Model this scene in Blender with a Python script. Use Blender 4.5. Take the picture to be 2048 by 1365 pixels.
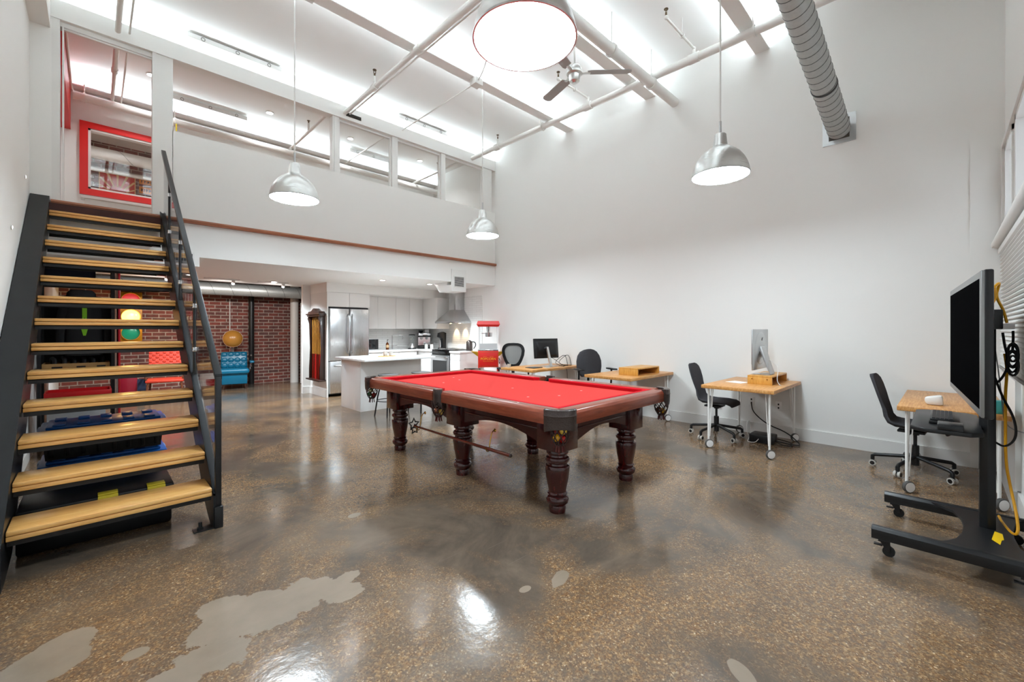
import bpy, bmesh, math, random
from math import sin, cos, pi, radians, sqrt, atan2
from mathutils import Vector, Matrix
random.seed(7)
SC = bpy.context.scene
COL = SC.collection
for o in list(bpy.data.objects): bpy.data.objects.remove(o, do_unlink=True)

# ------------------------------------------------------------------ camera, world, exposure
FPX = 853.0
A = math.atan(837/853)
cd = bpy.data.cameras.new('camera'); cam = bpy.data.objects.new('camera', cd); COL.objects.link(cam)
cam.location = (0, 0, 1.4); cam.rotation_euler = (pi/2, 0, -A)
cd.sensor_width = 36; cd.lens = FPX/2048*36
cd.shift_y = (659-682.5)/2048
cd.clip_start = 0.02; cd.clip_end = 100
SC.camera = cam
W = bpy.data.worlds.new('world'); SC.world = W; W.use_nodes = True
W.node_tree.nodes['Background'].inputs[0].default_value = (0.86, 0.92, 1.0, 1)
W.node_tree.nodes['Background'].inputs[1].default_value = 1.0
SC.view_settings.view_transform = 'Standard'; SC.view_settings.look = 'None'
SC.view_settings.gamma = 1; SC.view_settings.use_curve_mapping = False
SC.view_settings.exposure = 0.72
SC.cycles.max_bounces = 14; SC.cycles.diffuse_bounces = 8; SC.cycles.transparent_max_bounces = 16
P_PEND, P_COVE, P_DOWN, P_HOOD = 60.0, 2.9, 20.0, 4.0      # emission of pendants, watts per metre of cove, downlights, hood
CEIL = 5.35
PEND = [(1.61, 5.12), (4.34, 5.08), (4.26, 1.51), (1.51, 1.45)]
PZ = 2.86
PZS = [2.86, 2.86, 2.86, 2.82]
BEAMS = [1.72, 3.32, 4.93]

def area(name, loc, sx, sy, power, color=(1, 1, 1), rot=(0, 0, 0), spread=pi):
    l = bpy.data.lights.new(name, 'AREA'); l.shape = 'RECTANGLE'; l.size = sx; l.size_y = sy
    l.energy = power; l.color = color; l.spread = spread
    o = bpy.data.objects.new(name, l); COL.objects.link(o); o.location = loc; o.rotation_euler = rot
    return o
# cove strips lying on the beam flanges, shining up
for b in BEAMS:
    for s in (-1, 1):
        area('cove_strip_light', (2.93, b+s*.055, 5.125), 6.7, .03, P_COVE*6.7, (.78, .92, 1), (pi, 0, 0))
area('cove_strip_light', (2.93, 7.06, 5.13), 6.7, .03, P_COVE*6.7, (.78, .92, 1), (pi, 0, 0))
area('cove_strip_light', (2.93, 9.22, 5.125), 6.7, .03, P_COVE*6.7, (.78, .92, 1), (pi, 0, 0))

# ------------------------------------------------------------------ materials
def srgb(h):
    h = h.lstrip('#'); c = [int(h[i:i+2], 16)/255 for i in (0, 2, 4)]
    return tuple(((x/12.92) if x <= .04045 else ((x+.055)/1.055)**2.4) for x in c)+(1,)
MATS = {}
def mat(name, color, rough=.5, metal=0., spec=.5, bump=0, bscale=60, emis=None, estr=0, var=0, vscale=4, coat=0, aniso=0, alpha=None, trans=0, ior=1.45):
    if name in MATS: return MATS[name]
    m = bpy.data.materials.new(name); m.use_nodes = True; nt = m.node_tree
    b = nt.nodes['Principled BSDF']
    c = srgb(color) if isinstance(color, str) else tuple(color)+(1,)
    b.inputs['Base Color'].default_value = c
    b.inputs['Roughness'].default_value = rough; b.inputs['Metallic'].default_value = metal
    b.inputs['Specular IOR Level'].default_value = spec; b.inputs['IOR'].default_value = ior
    if coat: b.inputs['Coat Weight'].default_value = coat; b.inputs['Coat Roughness'].default_value = .08
    if trans: b.inputs['Transmission Weight'].default_value = trans
    if emis:
        b.inputs['Emission Color'].default_value = srgb(emis) if isinstance(emis, str) else tuple(emis)+(1,); b.inputs['Emission Strength'].default_value = estr
    if var or bump:
        tc = nt.nodes.new('ShaderNodeTexCoord')
        if var:
            n = nt.nodes.new('ShaderNodeTexNoise'); n.inputs['Scale'].default_value = vscale; n.inputs['Detail'].default_value = 5
            nt.links.new(tc.outputs['Object'], n.inputs['Vector'])
            mx = nt.nodes.new('ShaderNodeMix'); mx.data_type = 'RGBA'
            mx.inputs['A'].default_value = tuple(min(1, x*(1-var)) for x in c[:3])+(1,)
            mx.inputs['B'].default_value = tuple(min(1, x*(1+var)) for x in c[:3])+(1,)
            nt.links.new(n.outputs['Fac'], mx.inputs['Factor']); nt.links.new(mx.outputs['Result'], b.inputs['Base Color'])
        if bump:
            n2 = nt.nodes.new('ShaderNodeTexNoise'); n2.inputs['Scale'].default_value = bscale; n2.inputs['Detail'].default_value = 4
            nt.links.new(tc.outputs['Object'], n2.inputs['Vector'])
            bp = nt.nodes.new('ShaderNodeBump'); bp.inputs['Strength'].default_value = bump; bp.inputs['Distance'].default_value = .01
            nt.links.new(n2.outputs['Fac'], bp.inputs['Height']); nt.links.new(bp.outputs['Normal'], b.inputs['Normal'])
    MATS[name] = m; return m

def ramp(nt, stops):
    r = nt.nodes.new('ShaderNodeValToRGB'); e = r.color_ramp.elements
    e[0].position, e[0].color = stops[0][0], srgb(stops[0][1]) if isinstance(stops[0][1], str) else (stops[0][1],)*3+(1,)
    e[1].position, e[1].color = stops[-1][0], srgb(stops[-1][1]) if isinstance(stops[-1][1], str) else (stops[-1][1],)*3+(1,)
    for p, c in stops[1:-1]:
        x = e.new(p); x.color = srgb(c) if isinstance(c, str) else (c,)*3+(1,)
    return r

def wood(name, stops, rough=.4, stretch=(1, 12, 12), scale=3.0, coat=0, spec=.5, dist=1.2):
    """grain runs along the axis with the small stretch value"""
    if name in MATS: return MATS[name]
    m = bpy.data.materials.new(name); m.use_nodes = True; nt = m.node_tree; b = nt.nodes['Principled BSDF']
    tc = nt.nodes.new('ShaderNodeTexCoord'); mp = nt.nodes.new('ShaderNodeMapping'); mp.inputs['Scale'].default_value = stretch
    nt.links.new(tc.outputs['Object'], mp.inputs['Vector'])
    n = nt.nodes.new('ShaderNodeTexNoise'); n.inputs['Scale'].default_value = scale; n.inputs['Detail'].default_value = 8
    n.inputs['Roughness'].default_value = .62; n.inputs['Distortion'].default_value = dist
    nt.links.new(mp.outputs['Vector'], n.inputs['Vector'])
    r = ramp(nt, stops); nt.links.new(n.outputs['Fac'], r.inputs['Fac']); nt.links.new(r.outputs['Color'], b.inputs['Base Color'])
    b.inputs['Roughness'].default_value = rough; b.inputs['Specular IOR Level'].default_value = spec
    if coat: b.inputs['Coat Weight'].default_value = coat; b.inputs['Coat Roughness'].default_value = .1
    MATS[name] = m; return m

def glassmat(name, tint=(1, 1, 1), refl=.12, rough=.02):
    if name in MATS: return MATS[name]
    m = bpy.data.materials.new(name); m.use_nodes = True; nt = m.node_tree; nt.nodes.clear()
    out = nt.nodes.new('ShaderNodeOutputMaterial'); mx = nt.nodes.new('ShaderNodeMixShader')
    t = nt.nodes.new('ShaderNodeBsdfTransparent'); t.inputs[0].default_value = tint+(1,)
    g = nt.nodes.new('ShaderNodeBsdfGlossy'); g.inputs['Roughness'].default_value = rough
    lw = nt.nodes.new('ShaderNodeLayerWeight'); lw.inputs['Blend'].default_value = .5
    pw = nt.nodes.new('ShaderNodeMath'); pw.operation = 'POWER'; pw.inputs[1].default_value = 4
    mp = nt.nodes.new('ShaderNodeMath'); mp.operation = 'MULTIPLY_ADD'; mp.inputs[1].default_value = .6; mp.inputs[2].default_value = refl
    nt.links.new(lw.outputs['Facing'], pw.inputs[0]); nt.links.new(pw.outputs[0], mp.inputs[0]); nt.links.new(mp.outputs[0], mx.inputs[0])
    nt.links.new(t.outputs[0], mx.inputs[1]); nt.links.new(g.outputs[0], mx.inputs[2]); nt.links.new(mx.outputs[0], out.inputs[0])
    MATS[name] = m; return m

def brickmat(name, c1, c2, mortar, bw=.215, bh=.075, ms=.010, rough=.8, axis='x', bump=.5, spec=.2, off=.5, var=True):
    if name in MATS: return MATS[name]
    m = bpy.data.materials.new(name); m.use_nodes = True; nt = m.node_tree; b = nt.nodes['Principled BSDF']
    g = nt.nodes.new('ShaderNodeNewGeometry'); sp = nt.nodes.new('ShaderNodeSeparateXYZ'); cb = nt.nodes.new('ShaderNodeCombineXYZ')
    nt.links.new(g.outputs['Position'], sp.inputs[0])
    nt.links.new(sp.outputs['X' if axis == 'x' else 'Y'], cb.inputs['X']); nt.links.new(sp.outputs['Z'], cb.inputs['Y'])
    br = nt.nodes.new('ShaderNodeTexBrick'); br.offset = off
    br.inputs['Color1'].default_value = srgb(c1); br.inputs['Color2'].default_value = srgb(c2); br.inputs['Mortar'].default_value = srgb(mortar)
    br.inputs['Scale'].default_value = 1; br.inputs['Mortar Size'].default_value = ms; br.inputs['Mortar Smooth'].default_value = .2
    br.inputs['Brick Width'].default_value = bw; br.inputs['Row Height'].default_value = bh; br.inputs['Bias'].default_value = -.1
    nt.links.new(cb.outputs[0], br.inputs['Vector'])
    if var:
        n = nt.nodes.new('ShaderNodeTexNoise'); n.inputs['Scale'].default_value = 9; n.inputs['Detail'].default_value = 6
        nt.links.new(cb.outputs[0], n.inputs['Vector'])
        mx = nt.nodes.new('ShaderNodeMix'); mx.data_type = 'RGBA'; mx.blend_type = 'OVERLAY'; mx.inputs['Factor'].default_value = .6
        nt.links.new(br.outputs['Color'], mx.inputs['A']); nt.links.new(n.outputs['Fac'], mx.inputs['B'])
        nt.links.new(mx.outputs['Result'], b.inputs['Base Color'])
    else: nt.links.new(br.outputs['Color'], b.inputs['Base Color'])
    bp = nt.nodes.new('ShaderNodeBump'); bp.invert = True; bp.inputs['Strength'].default_value = bump; bp.inputs['Distance'].default_value = .01
    nt.links.new(br.outputs['Fac'], bp.inputs['Height']); nt.links.new(bp.outputs[0], b.inputs['Normal'])
    b.inputs['Roughness'].default_value = rough; b.inputs['Specular IOR Level'].default_value = spec
    MATS[name] = m; return m

def brushed(name, color, rough=.3, stretch=(1, 1, 120), axis_var=.12, metal=1.):
    if name in MATS: return MATS[name]
    m = bpy.data.materials.new(name); m.use_nodes = True; nt = m.node_tree; b = nt.nodes['Principled BSDF']
    tc = nt.nodes.new('ShaderNodeTexCoord'); mp = nt.nodes.new('ShaderNodeMapping'); mp.inputs['Scale'].default_value = stretch
    n = nt.nodes.new('ShaderNodeTexNoise'); n.inputs['Scale'].default_value = 6; n.inputs['Detail'].default_value = 4
    nt.links.new(tc.outputs['Object'], mp.inputs[0]); nt.links.new(mp.outputs[0], n.inputs['Vector'])
    mr = nt.nodes.new('ShaderNodeMapRange'); mr.inputs['To Min'].default_value = rough-axis_var; mr.inputs['To Max'].default_value = rough+axis_var
    nt.links.new(n.outputs['Fac'], mr.inputs['Value']); nt.links.new(mr.outputs[0], b.inputs['Roughness'])
    b.inputs['Base Color'].default_value = srgb(color); b.inputs['Metallic'].default_value = metal
    MATS[name] = m; return m

def floormat():
    m = bpy.data.materials.new('polished_concrete'); m.use_nodes = True; nt = m.node_tree; b = nt.nodes['Principled BSDF']
    L = nt.links.new; N = nt.nodes.new
    g = N('ShaderNodeNewGeometry')
    def noise(scale, detail=5, rough=.55, dist=0, vec=None):
        n = N('ShaderNodeTexNoise'); n.inputs['Scale'].default_value = scale; n.inputs['Detail'].default_value = detail
        n.inputs['Roughness'].default_value = rough; n.inputs['Distortion'].default_value = dist
        L(vec or g.outputs['Position'], n.inputs['Vector']); return n.outputs['Fac']
    def math_(op, a, bb=None, cc=None):
        x = N('ShaderNodeMath'); x.operation = op
        for i, v in enumerate((a, bb, cc)):
            if v is None: continue
            if isinstance(v, (int, float)): x.inputs[i].default_value = v
            else: L(v, x.inputs[i])
        return x.outputs[0]
    def mix(f, a, c, bt='MIX'):
        x = N('ShaderNodeMix'); x.data_type = 'RGBA'; x.blend_type = bt
        if isinstance(f, (int, float)): x.inputs['Factor'].default_value = f
        else: L(f, x.inputs['Factor'])
        for k, v in (('A', a), ('B', c)):
            if isinstance(v, str): x.inputs[k].default_value = srgb(v)
            else: L(v, x.inputs[k])
        return x.outputs['Result']
    # aggregate: fine pebbly grains
    v = N('ShaderNodeTexVoronoi'); v.inputs['Scale'].default_value = 150; L(g.outputs['Position'], v.inputs['Vector'])
    vb = N('ShaderNodeRGBToBW'); L(v.outputs['Color'], vb.inputs[0])
    agg = ramp(nt, [(.0, '#573c28'), (.3, '#765639'), (.62, '#96744e'), (.86, '#b5946b'), (1., '#efd9b6')])
    L(vb.outputs[0], agg.inputs['Fac'])
    # cream: grey-brown smooth paste
    crm = ramp(nt, [(.25, '#463f38'), (.5, '#60554a'), (.75, '#7b6c5c')])
    L(noise(1.1, 9, .68, 1.2), crm.inputs['Fac'])
    m1 = ramp(nt, [(.42, 0.), (.54, 1.)]); L(noise(.62, 8, .68, .5), m1.inputs['Fac'])
    fine = ramp(nt, [(.35, .25), (.65, 1.)]); L(noise(38, 3, .6), fine.inputs['Fac'])
    base = mix(math_('MULTIPLY', m1.outputs[0], math_('MULTIPLY', fine.outputs[0], .92)), crm.outputs[0], agg.outputs[0])
    # large dark stains
    m2 = ramp(nt, [(.5, 0.), (.66, 1.)]); L(noise(.9, 6, .6, 1.6), m2.inputs['Fac'])
    base = mix(math_('MULTIPLY', m2.outputs[0], .38), base, '#3a322c')
    # bare cement repair patches of their own shape
    sp = N('ShaderNodeSeparateXYZ'); L(g.outputs['Position'], sp.inputs[0])
    wob = noise(3.2, 6, .65); wob2 = noise(14, 4, .6)
    tot = None
    for (cx, cy, ax, ay, an) in PATCHES:
        dx = math_('SUBTRACT', sp.outputs['X'], cx); dy = math_('SUBTRACT', sp.outputs['Y'], cy)
        c, s = cos(an), sin(an)
        u = math_('DIVIDE', math_('ADD', math_('MULTIPLY', dx, c), math_('MULTIPLY', dy, s)), ax)
        w = math_('DIVIDE', math_('SUBTRACT', math_('MULTIPLY', dy, c), math_('MULTIPLY', dx, s)), ay)
        d = math_('SQRT', math_('ADD', math_('MULTIPLY', u, u), math_('MULTIPLY', w, w)))
        d = math_('ADD', d, math_('MULTIPLY', math_('SUBTRACT', wob, .5), 1.9 if ax > .085 else .5))
        d = math_('ADD', d, math_('MULTIPLY', math_('SUBTRACT', wob2, .5), .6 if ax > .085 else .25))
        k = N('ShaderNodeMapRange'); k.interpolation_type = 'SMOOTHSTEP'
        k.inputs['From Min'].default_value = 1.02; k.inputs['From Max'].default_value = .96
        L(d, k.inputs['Value'])
        tot = k.outputs[0] if tot is None else math_('MAXIMUM', tot, k.outputs[0])
    pc = ramp(nt, [(.3, '#7f7263'), (.7, '#958676')]); L(noise(2.2, 6, .6), pc.inputs['Fac'])
    base = mix(tot, base, pc.outputs[0])
    # scratches
    mp = N('ShaderNodeMapping'); mp.inputs['Rotation'].default_value = (0, 0, .5); mp.inputs['Scale'].default_value = (1.2, 90, 1)
    L(g.outputs['Position'], mp.inputs[0])
    sc = ramp(nt, [(.70, 0.), (.76, 1.)]); L(noise(1.3, 2, .5, 0, mp.outputs[0]), sc.inputs['Fac'])
    base = mix(math_('MULTIPLY', sc.outputs[0], .22), base, '#a5988a')
    L(base, b.inputs['Base Color'])
    rr = N('ShaderNodeMapRange'); rr.inputs['To Min'].default_value = .05; rr.inputs['To Max'].default_value = .26
    L(noise(2.4, 6, .65), rr.inputs['Value']); L(rr.outputs[0], b.inputs['Roughness'])
    b.inputs['Specular IOR Level'].default_value = .6; b.inputs['IOR'].default_value = 1.5
    bp = N('ShaderNodeBump'); bp.inputs['Strength'].default_value = .12; bp.inputs['Distance'].default_value = .02
    L(noise(5, 5, .6), bp.inputs['Height']); L(bp.outputs[0], b.inputs['Normal'])
    return m
PATCHES = [(.46, 2.56, .11, .09, 0), (.62, 2.48, .12, .09, 0), (.74, 2.36, .27, .15, .05), (.42, 2.38, .12, .10, .3), (.36, 2.20, .13, .10, -.3), (.20, 2.14, .12, .10, 0), (.93, 2.26, .12, .10, .2),
           (-.20, 2.62, .16, .12, .1), (-.10, 2.74, .12, .09, .4), (1.40, 3.12, .05, .036, .2),
           (1.86, 1.52, .10, .04, .3), (1.66, 1.59, .04, .025, 0), (1.88, .58, .08, .04, .9), (3.93, -.14, .14, .10, .2), (1.02, 2.36, .09, .06, .2),
           (5.5, .99, .11, .04, .8), (.13, 2.45, .05, .04, 0)]

M = dict(
    wall=mat('white_wall_paint', '#e6e5e2', .62, spec=.3, bump=.05, bscale=120),
    ceil=mat('white_ceiling_paint', '#e8e7e5', .7, spec=.2),
    trim=mat('white_trim_paint', '#dfdedb', .4),
    pipe=mat('white_pipe_paint', '#dedcd8', .4),
    black=mat('black_powder_coat', '#17181a', .38, bump=.02, bscale=300),
    blackm=mat('dark_steel', '#2a2c2e', .32, metal=.5, var=.2, vscale=6),
    plastic=mat('black_plastic', '#121214', .35),
    rubber=mat('black_rubber', '#0e0e0f', .7),
    screen=mat('dark_screen_glass', '#030304', .7, spec=.02, ior=1.1),
    brass=mat('brass', '#c79a45', .25, metal=1),
    bronze=mat('dark_bronze', '#6b5a46', .4, metal=.7),
    chrome=mat('chrome', '#d8d8da', .12, metal=1),
    steel=brushed('brushed_stainless', '#c4c5c6', .26, (60, 60, 1), .05),
    alum=brushed('brushed_aluminium', '#d6d6d4', .30, (1, 1, 40), .08),
    satin=mat('satin_aluminium', '#c4c5c6', .3, metal=.9),
    galv=mat('galvanised_duct', '#aeb0ae', .42, metal=.55, var=.12, vscale=30),
    gloss=mat('glossy_white_laminate', '#e6e4e2', .12),
    quartz=mat('white_quartz', '#efeeed', .2),
    felt=mat('red_felt', '#cc3d38', .95, spec=.1, bump=.1, bscale=400),
    feltc=mat('red_cushion_felt', '#b91622', .95, spec=.1),
    leather=mat('dark_leather', '#3a302d', .22, bump=.3, bscale=90),
    fabric=mat('charcoal_fabric', '#454447', .95, spec=.1, bump=.4, bscale=500, var=.15, vscale=80),
    mesh=mat('grey_mesh_fabric', '#8d8c8a', .9, spec=.1),
    white=mat('white_plastic', '#eceae8', .35),
    hairpin=mat('white_coated_steel', '#eceae6', .35),
    cable_b=mat('black_cable', '#131313', .5), cable_w=mat('white_cable', '#d8d6d2', .45), cable_y=mat('yellow_cable', '#e0a010', .4),
    blue=mat('blue_plastic', '#0b58a8', .3), yellow=mat('yellow_plastic', '#b8a321', .4),
    red=mat('red_paint', '#d31f1b', .4), orange=mat('orange_red_vinyl', '#c63c26', .5, bump=.5, bscale=60),
    teal=mat('turquoise_vinyl', '#096282', .32), card=mat('brown_cardboard', '#9b7748', .85),
    diff=mat('lamp_diffuser', '#fffaf4', .5, emis=(.80, .92, 1.0), estr=P_PEND),
    darkwood=wood('dark_walnut', [(.2, '#1b0f0b'), (.8, '#40241a')], .35, (12, 12, 1), 3, .3),
    mahog=wood('mahogany', [(.2, '#220406'), (.55, '#40090b'), (.85, '#5c1610')], .2, (12, 12, 1.5), 2.5, .5),
    mahogy=wood('mahogany_apron', [(.2, '#200405'), (.55, '#3c0809'), (.85, '#56140f')], .25, (12, 1.5, 12), 2.5, .4),
    rail=wood('rail_wood', [(.2, '#5b2417'), (.5, '#7e3a25'), (.8, '#9a5238')], .3, (14, 1.2, 14), 2.5, .25),
    railx=wood('rail_wood_cross', [(.2, '#5b2417'), (.5, '#7e3a25'), (.8, '#9a5238')], .3, (1.2, 14, 14), 2.5, .25),
    tread=wood('oak_tread', [(.15, '#c07f3a'), (.4, '#dba057'), (.6, '#e8b76e'), (.85, '#f2cc8c')], .32, (1.1, 22, 30), 2.2, .35),
    ledge=wood('oak_nosing', [(.2, '#7c452b'), (.5, '#9c6144'), (.8, '#b9805c')], .4, (1.1, 20, 20), 2.5),
    butcher=wood('butcher_block', [(.2, '#a5682f'), (.5, '#c98d4c'), (.8, '#e2b478')], .4, (2, 26, 14), 2.6, .1, dist=.3),
    bamboo=wood('bamboo', [(.2, '#b4762a'), (.5, '#cf9440'), (.8, '#e0ac58')], .4, (18, 18, 2), 3, .1),
    brick=brickmat('red_brick', '#84483f', '#5b4543', '#a89a8f', .235, .083, .010),
    tile=brickmat('white_wall_tile', '#e4e3e0', '#dedcd9', '#cfcdca', .30, .05, .004, .14, 'y', .35, .5, var=False),
    tilex=brickmat('white_wall_tile_rear', '#e4e3e0', '#dedcd9', '#cfcdca', .30, .05, .004, .14, 'x', .35, .5, var=False),
    glass=glassmat('clear_glass', (.97, .98, .98), .05), acryl=glassmat('clear_acrylic', (.93, .94, .95), .16),
)
M['floor'] = floormat()

# ------------------------------------------------------------------ mesh helpers
class MB:
    def __init__(s): s.bm = bmesh.new()
    def _add(s, t):
        me = bpy.data.meshes.new('t'); t.to_mesh(me); t.free(); s.bm.from_mesh(me); bpy.data.meshes.remove(me); return s
    def box(s, x0, y0, z0, x1, y1, z1, bev=0, rot=None, seg=2):
        t = bmesh.new(); bmesh.ops.create_cube(t, size=1)
        c = Vector(((x0+x1)/2, (y0+y1)/2, (z0+z1)/2)); d = (abs(x1-x0), abs(y1-y0), abs(z1-z0))
        for v in t.verts: v.co = Vector((v.co.x*d[0], v.co.y*d[1], v.co.z*d[2]))
        if bev: bmesh.ops.bevel(t, geom=t.edges[:], offset=min(bev, min(d)*.49), segments=seg, profile=.5, affect='EDGES')
        for v in t.verts: v.co = (rot @ v.co if rot else v.co)+c
        return s._add(t)
    def cyl(s, p, q, r, r2=None, seg=20, caps=True):
        p, q = Vector(p), Vector(q); d = q-p; t = bmesh.new()
        bmesh.ops.create_cone(t, cap_ends=caps, segments=seg, radius1=r, radius2=r if r2 is None else r2, depth=d.length)
        R = d.to_track_quat('Z', 'Y').to_matrix()
        for v in t.verts: v.co = R @ v.co+(p+q)/2
        return s._add(t)
    def sph(s, c, r, sc=(1, 1, 1), seg=20, rot=None):
        t = bmesh.new(); bmesh.ops.create_uvsphere(t, u_segments=seg, v_segments=max(6, seg//2), radius=r)
        for v in t.verts:
            w = Vector((v.co.x*sc[0], v.co.y*sc[1], v.co.z*sc[2])); v.co = (rot @ w if rot else w)+Vector(c)
        return s._add(t)
    def lathe(s, prof, c=(0, 0, 0), seg=32, rot=None, closed=False):
        t = bmesh.new(); rings = []
        for r, z in prof:
            if r < 1e-5: rings.append([t.verts.new((0, 0, z))])
            else: rings.append([t.verts.new((r*cos(2*pi*i/seg), r*sin(2*pi*i/seg), z)) for i in range(seg)])
        pr = list(zip(rings, rings[1:]))
        if closed: pr.append((rings[-1], rings[0]))
        for a, b in pr:
            for i in range(seg):
                j = (i+1) % seg
                f = [a[i % len(a)], a[j % len(a)], b[j % len(b)], b[i % len(b)]]
                u = []
                for v in f:
                    if v not in u: u.append(v)
                if len(u) >= 3:
                    try: t.faces.new(u)
                    except ValueError: pass
        for v in t.verts: v.co = (rot @ v.co if rot else v.co)+Vector(c)
        bmesh.ops.recalc_face_normals(t, faces=t.faces[:])
        return s._add(t)
    def prism(s, pts, axis, a, b, bev=0):
        """2D polygon extruded along axis: x:(y,z) y:(x,z) z:(x,y)"""
        t = bmesh.new()
        def P(p, w): return {'x': (w, p[0], p[1]), 'y': (p[0], w, p[1]), 'z': (p[0], p[1], w)}[axis]
        A_ = [t.verts.new(P(p, a)) for p in pts]; B_ = [t.verts.new(P(p, b)) for p in pts]
        t.faces.new(A_); t.faces.new(B_[::-1]); n = len(pts)
        for i in range(n): t.faces.new((A_[i], B_[i], B_[(i+1) % n], A_[(i+1) % n]))
        bmesh.ops.recalc_face_normals(t, faces=t.faces[:])
        if bev: bmesh.ops.bevel(t, geom=t.edges[:], offset=bev, segments=2, profile=.5, affect='EDGES')
        return s._add(t)
    def tube(s, pts, r, seg=8, smooth=0, closed=False):
        P = [Vector(p) for p in pts]
        for _ in range(smooth):
            Q = [P[0]] if not closed else []
            n = len(P)
            for i in range(n if closed else n-1):
                a, b = P[i], P[(i+1) % n]; Q += [a*.75+b*.25, a*.25+b*.75]
            if not closed: Q.append(P[-1])
            P = Q
        t = bmesh.new(); rings = []; n = len(P); up = None
        for i in range(n):
            d = (P[(i+1) % n]-P[i-1]) if closed else (P[min(i+1, n-1)]-P[max(i-1, 0)])
            if d.length < 1e-9: d = Vector((0, 0, 1))
            d.normalize()
            if up is None: up = d.orthogonal()
            up = (up-d*up.dot(d)); up = up.normalized() if up.length > 1e-6 else d.orthogonal().normalized()
            w = d.cross(up); rr = r[i] if isinstance(r, list) and len(r) == n else (r if not isinstance(r, list) else r[0])
            rings.append([t.verts.new(P[i]+up*rr*cos(2*pi*k/seg)+w*rr*sin(2*pi*k/seg)) for k in range(seg)])
        for i in range(n if closed else n-1):
            a, b = rings[i], rings[(i+1) % n]
            for k in range(seg): t.faces.new((a[k], a[(k+1) % seg], b[(k+1) % seg], b[k]))
        if not closed: t.faces.new(rings[0][::-1]); t.faces.new(rings[-1])
        bmesh.ops.recalc_face_normals(t, faces=t.faces[:])
        return s._add(t)
    def quadprism(s, P8):
        """8 points: bottom 4 then top 4"""
        t = bmesh.new(); v = [t.verts.new(p) for p in P8]
        for f in ((0, 3, 2, 1), (4, 5, 6, 7), (0, 1, 5, 4), (1, 2, 6, 5), (2, 3, 7, 6), (3, 0, 4, 7)): t.faces.new([v[i] for i in f])
        bmesh.ops.recalc_face_normals(t, faces=t.faces[:]); return s._add(t)
    def shell(s, prof, thick=.03, nx=10, curve=0.0, dirv=(1, 0, 0)):
        """ribbon: prof = [(y,z,halfwidth,dish)] swept, width along x, given thickness"""
        n = len(prof); t = bmesh.new(); F = []; Bk = []
        for i, p in enumerate(prof):
            a, b = prof[max(i-1, 0)], prof[min(i+1, n-1)]
            ty, tz = b[0]-a[0], b[1]-a[1]; l = sqrt(ty*ty+tz*tz) or 1; ny, nz = -tz/l, ty/l
            dish = p[3] if len(p) > 3 else 0
            r1, r2 = [], []
            for k in range(nx+1):
                q = -1+2*k/nx; x = p[2]*q; c = dish*q*q; th = thick*(1-.75*abs(q)**4)
                r1.append(t.verts.new((x, p[0]+ny*(c+th/2), p[1]+nz*(c+th/2)))); r2.append(t.verts.new((x, p[0]+ny*(c-th/2), p[1]+nz*(c-th/2))))
            F.append(r1); Bk.append(r2)
        for i in range(n-1):
            for k in range(nx):
                t.faces.new((F[i][k], F[i][k+1], F[i+1][k+1], F[i+1][k])); t.faces.new((Bk[i][k], Bk[i+1][k], Bk[i+1][k+1], Bk[i][k+1]))
            t.faces.new((F[i][0], F[i+1][0], Bk[i+1][0], Bk[i][0])); t.faces.new((F[i][nx], Bk[i][nx], Bk[i+1][nx], F[i+1][nx]))
        for k in range(nx):
            t.faces.new((F[0][k], Bk[0][k], Bk[0][k+1], F[0][k+1])); t.faces.new((F[-1][k], F[-1][k+1], Bk[-1][k+1], Bk[-1][k]))
        bmesh.ops.recalc_face_normals(t, faces=t.faces[:]); return s._add(t)
    def text(s, body, size, mtx, ext=.002, align='CENTER'):
        cu = bpy.data.curves.new('t', 'FONT'); cu.body = body; cu.size = size; cu.extrude = ext; cu.align_x = align; cu.align_y = 'CENTER'
        o = bpy.data.objects.new('t', cu); COL.objects.link(o); dg = bpy.context.evaluated_depsgraph_get()
        me = bpy.data.meshes.new_from_object(o.evaluated_get(dg)); me.transform(mtx); s.bm.from_mesh(me)
        bpy.data.meshes.remove(me); bpy.data.objects.remove(o); bpy.data.curves.remove(cu); return s
    def xf(s, mtx): bmesh.ops.transform(s.bm, matrix=mtx, verts=s.bm.verts); return s
    def part(s, name, m, parent, smooth=True, ang=40, label=None, world=False):
        if world:
            r = parent
            while r.parent: r = r.parent
            bmesh.ops.translate(s.bm, verts=s.bm.verts, vec=-Vector(r.location))
        me = bpy.data.meshes.new(name); s.bm.to_mesh(me); s.bm.free(); me.materials.append(m if not isinstance(m, str) else M[m])
        if smooth:
            me.polygons.foreach_set('use_smooth', [True]*len(me.polygons)); me.set_sharp_from_angle(angle=radians(ang))
        o = bpy.data.objects.new(name, me); COL.objects.link(o)
        if parent: o.parent = parent
        if label: o['label'] = label
        return o
    def single(s, name, m, label=None, cat=None, group=None, kind=None, smooth=True):
        """one-mesh top-level object, origin moved to its base centre"""
        s.bm.verts.ensure_lookup_table(); vs = [v.co for v in s.bm.verts]
        lo = [min(v[i] for v in vs) for i in range(3)]; hi = [max(v[i] for v in vs) for i in range(3)]
        c = Vector(((lo[0]+hi[0])/2, (lo[1]+hi[1])/2, lo[2])) if kind != 'structure' else Vector((0, 0, 0))
        bmesh.ops.translate(s.bm, verts=s.bm.verts, vec=-c)
        o = s.part(name, m, None, smooth); o.location = c
        return tagit(o, label, cat, group, kind)
def tagit(o, label=None, cat=None, group=None, kind=None):
    if label: o['label'] = label
    if cat: o['category'] = cat
    if group: o['group'] = group
    if kind: o['kind'] = kind
    return o
def thing(name, label, cat, loc=(0, 0, 0), rz=0, group=None):
    o = bpy.data.objects.new(name, None); COL.objects.link(o); o.location = loc; o.rotation_euler = (0, 0, rz); o.empty_display_size = .1
    return tagit(o, label, cat, group)
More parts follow.
